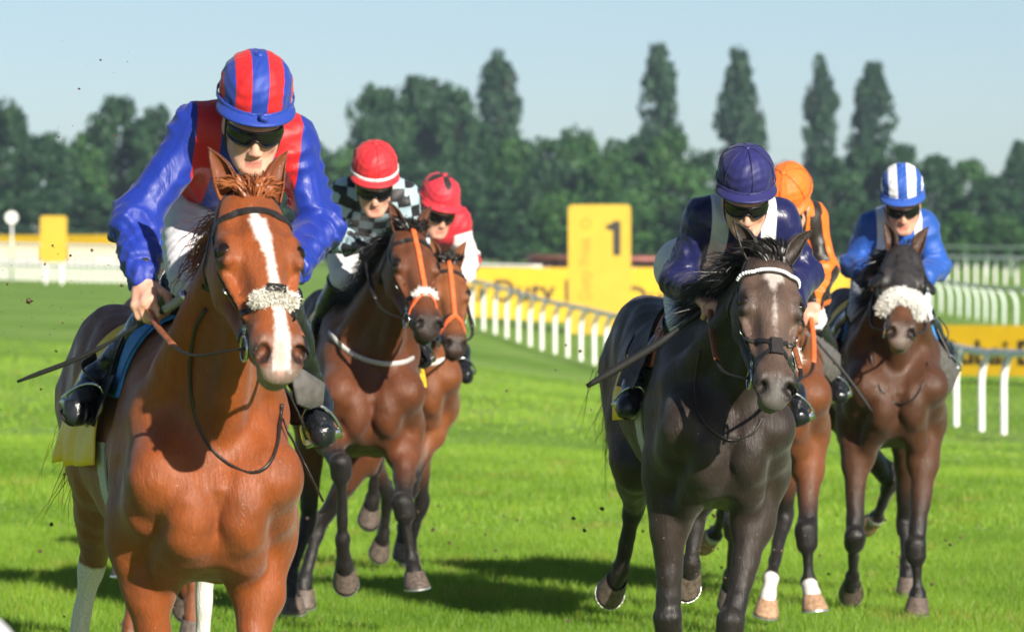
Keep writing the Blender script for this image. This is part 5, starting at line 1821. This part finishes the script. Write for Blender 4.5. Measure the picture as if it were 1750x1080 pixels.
# ---- whips (held in the hand, things of their own)
def whip(mt, pts, label, r0=.011, r1=.004, wrap=True):
    P = spline([mt.at(*p) for p in pts], 30)
    base = P[0]
    o = empty('riding_whip', tuple(mt.world(base)), mt.rz)
    tag(o, label, 'whip', 'riding whips held by jockeys')
    Q = P - base
    rad = np.interp(np.linspace(0, 1, 30), [0, .1, .55, .62, .9, 1], [r0 * .8, r0 * .75, r1 * 1.1, r1 * 1.8, r1 * 1.9, r1])
    tube('shaft', Q, rad, M_strap, o, seg=8)
    if wrap:
        tube('handle', Q[:7], np.linspace(r0 * 1.25, r0, 7), simple('pale handle wrap', (.34, .33, .29), .6, .2, 200, .4), o, seg=10)
        V, F = tube_geo([Q[0] - unit(Q[1] - Q[0]) * .012, Q[0] - unit(Q[1] - Q[0]) * .010, Q[0], Q[0] + unit(Q[1] - Q[0]) * .006], [.003, r0 * 1.5, r0 * 1.6, r0 * 1.3], 12)
        mesh('end_cap', V, F, M_steel, o)
    return o
whip(h1['mt'], [(316, 508, .40), (255, 545, .33), (150, 605, .22), (30, 652, .10)], 'black whip with pale handle in the hand of the royal blue jockey', .013)
whip(h4['mt'], [(1240, 498, .36), (1200, 530, .34), (1120, 590, .30), (1003, 660, .24)], 'thick black whip held by the jockey in navy silks', .011, .0085, False)
whip(h5['mt'], [(1372, 545, .36), (1400, 588, .34), (1445, 640, .30), (1491, 704, .26)], 'long thin black whip held by the orange and black jockey', .009, .005, False)
whip(h6['mt'], [(1512, 490, .46), (1495, 508, .44), (1478, 528, .42), (1452, 556, .40)], 'short black whip held by the jockey with white epaulettes', .008, .005, False)

# ================================================================== RAILS, BOARDS, FENCES
M_white = simple('white rail plastic', (.74, .74, .73), .45, .06, 4, .05)
M_greenwhite = simple('weathered pale green rail', (.50, .58, .52), .5, .1, 4, .05)
M_yellow = simple('yellow board', (.58, .36, .003), .5, .05, 2)
M_paleyellow = simple('pale yellow board', (.50, .33, .016), .5, .04, 2)
M_ink = simple('black lettering', (.015, .013, .01), .5, .05, 4)
M_inkgrey = simple('faded brown lettering', (.42, .28, .02), .5, .05, 4)
M_brush = simple('brown birch brush', (.085, .045, .040), .95, .5, 14, .8)
M_redrail = simple('dusty red top rail', (.34, .12, .10), .7, .2, 6)

def text_mesh(name, body, size, mat, parent, loc, rot=(R(90), 0, 0), offset=0., align='LEFT', depth=.01):
    cu = bpy.data.curves.new(name, 'FONT')
    cu.body, cu.size, cu.offset, cu.extrude, cu.align_x = body, size, offset, depth, align
    o = bpy.data.objects.new(name, cu)
    COL.objects.link(o)
    dg = bpy.context.evaluated_depsgraph_get()
    me = bpy.data.meshes.new_from_object(o.evaluated_get(dg))
    bpy.data.objects.remove(o)
    me.materials.clear()
    me.materials.append(mat)
    r = bpy.data.objects.new(name, me)
    r.location, r.rotation_euler = loc, rot
    return link(r, parent)

def letters(body, size, mat, parent, loc, rot=(R(90), 0, 0), offset=0., upright=False):
    def width(b):
        cu = bpy.data.curves.new('measure', 'FONT')
        cu.body, cu.size, cu.offset = b, size, offset
        o = bpy.data.objects.new('measure', cu)
        COL.objects.link(o)
        me = bpy.data.meshes.new_from_object(o.evaluated_get(bpy.context.evaluated_depsgraph_get()))
        xs = [v.co.x for v in me.vertices]
        bpy.data.objects.remove(o); bpy.data.curves.remove(cu); bpy.data.meshes.remove(me)
        return max(xs)
    for i, ch in enumerate(body):
        if ch == ' ':
            continue
        x = width(body[:i + 1]) - width(ch)
        text_mesh('letter', ch, size, mat, parent, (loc[0], loc[1], loc[2] + x) if upright else (loc[0] + x, loc[1], loc[2]), rot, offset)

def running_rail(name, ctrl, label, spacing, mat=None, hgt=1.2, r=.05, bend=.28, lean=-1, post_r=.036, cat='rail', grp='white running rails', rail_mat=None):
    """curved-top posts carrying one long tube; ctrl = (column, distance) along the line."""
    mat = mat or M_white
    P = np.array([gpt(px, D) for px, D in ctrl])
    P = spline(P, 300)
    P[:, 2] = terr(P[:, 0], P[:, 1])
    o = empty(name, tuple(P[0]))
    tag(o, label, cat, grp)
    Q = P - P[0]
    s = np.r_[0, np.cumsum(np.linalg.norm(np.diff(P, axis=0), axis=1))]
    T = np.gradient(P, axis=0)
    T[:, 2] = 0
    T /= np.linalg.norm(T, axis=1)[:, None]
    S = np.cross(T, A3(0, 0, 1)) * lean
    top = Q + S * bend + A3(0, 0, hgt)
    tube('top_rail', top, r, rail_mat or mat, o, seg=10)
    ks = np.arange(spacing * .5, s[-1], spacing)
    pm = None
    for d in ks:
        i = int(np.searchsorted(s, d))
        i = min(i, len(Q) - 1)
        if pm is None:
            path = [(0, 0, -.15), (0, 0, .35), (0, 0, hgt - .42), (.06 * bend / .28, 0, hgt - .18), (bend * .6, 0, hgt - .05), (bend, 0, hgt - .01)]
            V, F = tube_geo(spline(path, 14), post_r, 8)
            p = mesh('post', V, F, mat, o)
            pm = p.data
        else:
            p = link(bpy.data.objects.new('post', pm), o)
        p.location = Q[i]
        p.rotation_euler = (0, 0, math.atan2(S[i][1], S[i][0]))
    return o

running_rail('running_rail', [(740, 150), (800, 142), (860, 136), (921, 130), (1035, 120), (1130, 112), (1260, 102), (1400, 93), (1560, 84.5), (1663, 80), (1750, 76), (1900, 71)],
             'white running rail curving along the course from the furlong board to the right edge', 1.95, hgt=1.2, r=.055, bend=.16, post_r=.052)
running_rail('running_rail', [(1540, 178), (1600, 170), (1660, 160), (1720, 150), (1800, 142)], 'pale green rail with curved posts behind the jockey in bright blue', 2.6, M_greenwhite, 1.15, .05, .35, 1, post_r=.06)
running_rail('running_rail', [(1560, 262), (1640, 256), (1720, 250), (1820, 244)], 'white rail on the far bend behind the curved green posts', 1.3, M_white, 1.25, .07, .1, -1, post_r=.06)
running_rail('running_rail', [(1560, 300), (1660, 292), (1760, 285), (1840, 280)], 'farthest thin pale rail in front of the wood on the right', 3., M_greenwhite, 1.6, .06, .1, -1)

def slat_fence(name, a, b, hgt, label, step=.5, mat=None, top=.12):
    """white rail with upright boards close together."""
    A, B = gpt(*a), gpt(*b)
    o = empty(name, tuple(A))
    tag(o, label, 'fence', 'white fences')
    n = int(np.linalg.norm(B - A) / step)
    V, F = box_geo((-.06, -.025, -.05), (.06, .025, hgt))
    pm = None
    for i in range(n + 1):
        p = A + (B - A) * i / n
        p[2] = terr(p[0], p[1])[0]
        if pm is None:
            q = mesh('board', V, F, mat or M_white, o, smooth=False); pm = q.data
        else:
            q = link(bpy.data.objects.new('board', pm), o)
        q.location = p - A
    for z in (hgt, hgt * .45):
        L = [A + (B - A) * k for k in np.linspace(0, 1, 12)]
        V2, F2 = tube_geo([A3(p[0], p[1] - .03, terr(p[0], p[1])[0] + z) - A for p in L], top * .5, 8)
        mesh('rail', V2, F2, mat or M_white, o)
    return o
slat_fence('slatted_fence', (-60, 222), (430, 212), 1.5, 'white slatted fence below the yellow banner on the left', .34)
slat_fence('slatted_fence', (700, 215), (925, 212), 1.05, 'white fence above the yellow banner left of the furlong board', .9)

# ---- yellow banners
def banner(name, a, b, z0, z1, label, texts=(), mat=None, tmat=None):
    A, B = gpt(*a), gpt(*b)
    L = np.linalg.norm((B - A)[:2])
    ang = math.atan2(B[1] - A[1], B[0] - A[0])
    o = empty(name, tuple(A3(A[0], A[1], 0)), ang)
    tag(o, label, 'banner', 'yellow sponsor banners')
    V, F = box_geo((0, -.02, z0), (L, .02, z1))
    mesh('panel', V, F, mat or M_yellow, o, smooth=False)
    for x in np.arange(0, L + .1, 2.6):
        V, F = tube_geo([(x, .06, z0 - 1.4), (x, .06, z1 + .02)], .035, 8)
        mesh('post', V, F, M_white, o)
    for x, z, sz, body in texts:
        letters(body, sz, tmat or M_ink, o, (x, -.035, z), offset=sz * .012)
    return o
# centre banner at 150 m: 60 px per metre
def px2x(px, a, D):
    return (px - a) * D / FPX
banner('sponsor_banner', (640, 158), (1475, 158), -.18, 1.62, 'long yellow banner with black lettering behind the furlong board', [(px2x(702, 640, 158), .62, .92, 'Dubai Duty Free'), (px2x(1068, 640, 158), .42, .92, 'Dubai Duty Free')])
banner('sponsor_banner', (1560, 97), (1850, 95), -.30, .62, 'low yellow banner behind the white rail at the right edge', [(.55, -.08, .62, 'Dubai'), (2.2, -.08, .62, 'Duty Free')])
banner('sponsor_banner', (-80, 236), (420, 228), 2.0, 3.0, 'yellow banner behind the white slatted fence on the left')
# tall boards
def furlong_board(px0, px1, top, bot, D, label, num=True, leg=True):
    g = A3((px0 - CX) * D / FPX, D, 0)
    w, z1, z0 = (px1 - px0) * D / FPX, CAMZ + (HY - top) * D / FPX, CAMZ + (HY - bot) * D / FPX
    o = empty('furlong_board', tuple(g))
    tag(o, label, 'sign', 'yellow course boards')
    # rounded panel
    r, pts = .12, []
    for cx_, cz_, a0 in ((w - r, z1 - r, 0), (r, z1 - r, 90), (r, z0 + r, 180), (w - r, z0 + r, 270)):
        for k in range(7):
            a = R(a0 + 15 * k)
            pts.append((cx_ + r * math.cos(a), cz_ + r * math.sin(a)))
    n = len(pts)
    V = [(x, -.06, z) for x, z in pts] + [(x, .06, z) for x, z in pts]
    F = [tuple(range(n))[::-1], tuple(n + i for i in range(n))] + [(i, (i + 1) % n, n + (i + 1) % n, n + i) for i in range(n)]
    mesh('panel', V, F, M_paleyellow, o, smooth=False)
    for x in (w * .2, w * .8):
        V, F = tube_geo([(x, .12, -1.2), (x, .12, z1 - .2)], .05, 8)
        mesh('post', V, F, M_white, o)
    if num:
        x1, zt = w * .72, z1 - .45
        V = [(x1 + a, y, zt + b) for y in (-.085, -.062) for a, b in ((.02, 0), (.20, 0), (.20, -.95), (0, -.95), (0, -.26), (-.20, -.22), (-.20, -.12), (-.06, -.07))]
        mesh('number', V, [tuple(range(8))[::-1], tuple(range(8, 16))] + [(i, (i + 1) % 8, 8 + (i + 1) % 8, 8 + i) for i in range(8)], M_ink, o, smooth=False)
        letters('Dubai Duty Free', .42, M_inkgrey, o, (w * .36, -.075, z0 + .35), (R(90), R(-90), 0), .008, True)
        th = np.linspace(0, 2 * np.pi, 17)
        tube('ring_mark', [(w * .29 + .12 * math.cos(a), -.07, z1 - .52 + .12 * math.sin(a)) for a in th], .02, M_inkgrey, o, seg=6)
    return o
furlong_board(971, 1078, 350, 604, 146, 'tall yellow board with a black number 1 behind the white rail')
furlong_board(69, 114, 369, 448, 205, 'small plain yellow board by the fence at the left edge', False)

# ---- brush fence
def brush_fence(a, b, z, label):
    A, B = gpt(*a), gpt(*b)
    o = empty('brush_fence', tuple(A))
    tag(o, label, 'brush fence')
    r = np.random.default_rng(3)
    n = 4200
    tt = r.uniform(0, 1, n)
    P = (B - A) * tt[:, None] + r.normal(size=(n, 3)) * A3(0, .18, 0)
    P[:, 2] = r.uniform(.0, z * .5, n)
    strands('birch', P, A3(0, 0, 1) + r.normal(size=(n, 3)) * .16, r.uniform(.4, .55, n) * z, M_brush, o, .0, .03, .05, None, 3, 4)
    V, F = tube_geo([A3(0, -.35, z * .82), (B - A) + A3(0, -.35, z * .82)], .10, 8)
    mesh('top_rail', V, F, M_redrail, o)
    V, F = box_geo((0, -.25, -.1), (float((B - A)[0]), .25, z * .75))
    mesh('core', V, F, M_brush, o, smooth=False)
brush_fence((905, 230), (1180, 228), 1.55, 'brown birch brush fence with red rail either side of the furlong board')

# ---- white disc sign, near rail
o = empty('marker_disc', tuple(gpt(20, 214)))
tag(o, 'small white disc on a post above the left fence', 'marker')
z = CAMZ + (HY - 372) * 214 / FPX - gpt(20, 214)[2]
th = np.linspace(0, 2 * np.pi, 24, endpoint=False)
V = [(.25 * math.cos(a), -.03, z + .25 * math.sin(a)) for a in th] + [(.25 * math.cos(a), .03, z + .25 * math.sin(a)) for a in th]
mesh('disc', V, [tuple(range(24)), tuple(24 + i for i in range(24))[::-1]] + [(i, 24 + i, 24 + (i + 1) % 24, (i + 1) % 24) for i in range(24)], M_white, o, smooth=False)
tube('post', [(0, .06, -.2), (0, .06, z)], .04, M_white, o)
# rail beside the camera
o = empty('near_rail', (-.97, 8.6, -.04))
tag(o, 'out of focus white rail end in the bottom corner beside the camera', 'rail')
V, F = tube_geo(spline([(-.6, 2.2, 1.16), (-.25, 1., 1.17), (.02, .35, 1.165), (.12, .06, 1.10), (.13, 0, .95), (.13, 0, .0)], 40), .062, 14)
mesh('rail_tube', V, F, M_white, o)

# ---- clods of turf thrown up by the hooves
rg = np.random.default_rng(5)
parts = []
def clod(p, r):
    V, F = [], []
    for i in range(5):
        for j in range(6):
            a, b = math.pi * i / 4, 2 * math.pi * j / 6
            V.append(p + r * rg.uniform(.5, 1.2) * A3(math.sin(a) * math.cos(b), math.sin(a) * math.sin(b), math.cos(a) * .8))
    F = [(i * 6 + j, i * 6 + (j + 1) % 6, (i + 1) * 6 + (j + 1) % 6, (i + 1) * 6 + j) for i in range(4) for j in range(6)]
    return V, F
def at_px(px, py, D):
    return A3((px - CX) * D / FPX, D, CAMZ - (py - HY) * D / FPX)
spots = [(50, 514, 7), (172, 103, 2.5), (135, 152, 2.5), (100, 235, 2.5), (196, 232, 3), (178, 318, 2.5), (90, 420, 3), (157, 428, 4), (76, 452, 2.5), (120, 437, 3), (208, 488, 4), (107, 552, 2.5), (12, 486, 3), (176, 734, 3), (110, 810, 3), (96, 600, 2.5), (70, 665, 2.5), (150, 560, 2.5),
         (740, 905, 5), (782, 935, 2.5), (866, 668, 3), (992, 600, 4), (950, 632, 2.5), (968, 590, 3), (1625, 930, 3.5), (1642, 918, 2.5), (1060, 640, 2), (1010, 700, 2.5), (1030, 850, 2)]
for px, py, r in spots:
    D = rg.uniform(15.5, 18) if px < 400 else rg.uniform(22, 26)
    parts.append(clod(at_px(px, py, D), r * D / FPX))
for i in range(150):
    px, py = rg.uniform(0, 230), rg.uniform(60, 960)
    if rg.uniform() < .5:
        py = rg.uniform(380, 900)
    D = rg.uniform(15.4, 20)
    parts.append(clod(at_px(px, py, D), rg.uniform(.5, 1.5) * D / FPX))
for i in range(60):
    px, py = rg.uniform(700, 1700), rg.uniform(560, 1000)
    D = rg.uniform(20, 25)
    parts.append(clod(at_px(px, py, D), rg.uniform(.5, 1.3) * D / FPX))
for hs_ in HORSES.values():
    for key in ('RF', 'LF', 'RH', 'LH'):
        p = hs_['mt'].world(hs_['J'][key][3])
        for i in range(9):
            q = p + A3(rg.normal() * .22, rg.uniform(-.1, .5), abs(rg.normal()) * .22)
            parts.append(clod(q, rg.uniform(.003, .011)))
for i in range(120):                                   # spray of earth behind the dark horse's forefoot
    D = 20.6
    px, py = 1200 + rg.normal() * 12, rg.uniform(930, 1030)
    parts.append(clod(at_px(px, py, D), rg.uniform(.5, 1.6) * D / FPX))
tag(mesh('flying_turf', *join_geo(parts), simple('flying earth', (.085, .058, .032), .95, .4, 80, .3), smooth=False), 'specks and clods of turf thrown up by the hooves', 'turf clods', kind='stuff')

# ---- summer haze
V, F = box_geo((-900, -120, -4), (900, 900, 62))
t = bpy.data.materials.new('haze')
t.use_nodes = True
t.node_tree.nodes.remove(t.node_tree.nodes['Principled BSDF'])
_v = t.node_tree.nodes.new('ShaderNodeVolumePrincipled')
_v.inputs['Color'].default_value = (.60, .80, 1., 1)
_v.inputs['Density'].default_value = .00018
_v.inputs['Anisotropy'].default_value = .0
t.node_tree.links.new(_v.outputs[0], t.node_tree.nodes['Material Output'].inputs['Volume'])
tag(mesh('haze', V, F, t, smooth=False), 'thin summer haze over the racecourse', 'haze', kind='stuff')
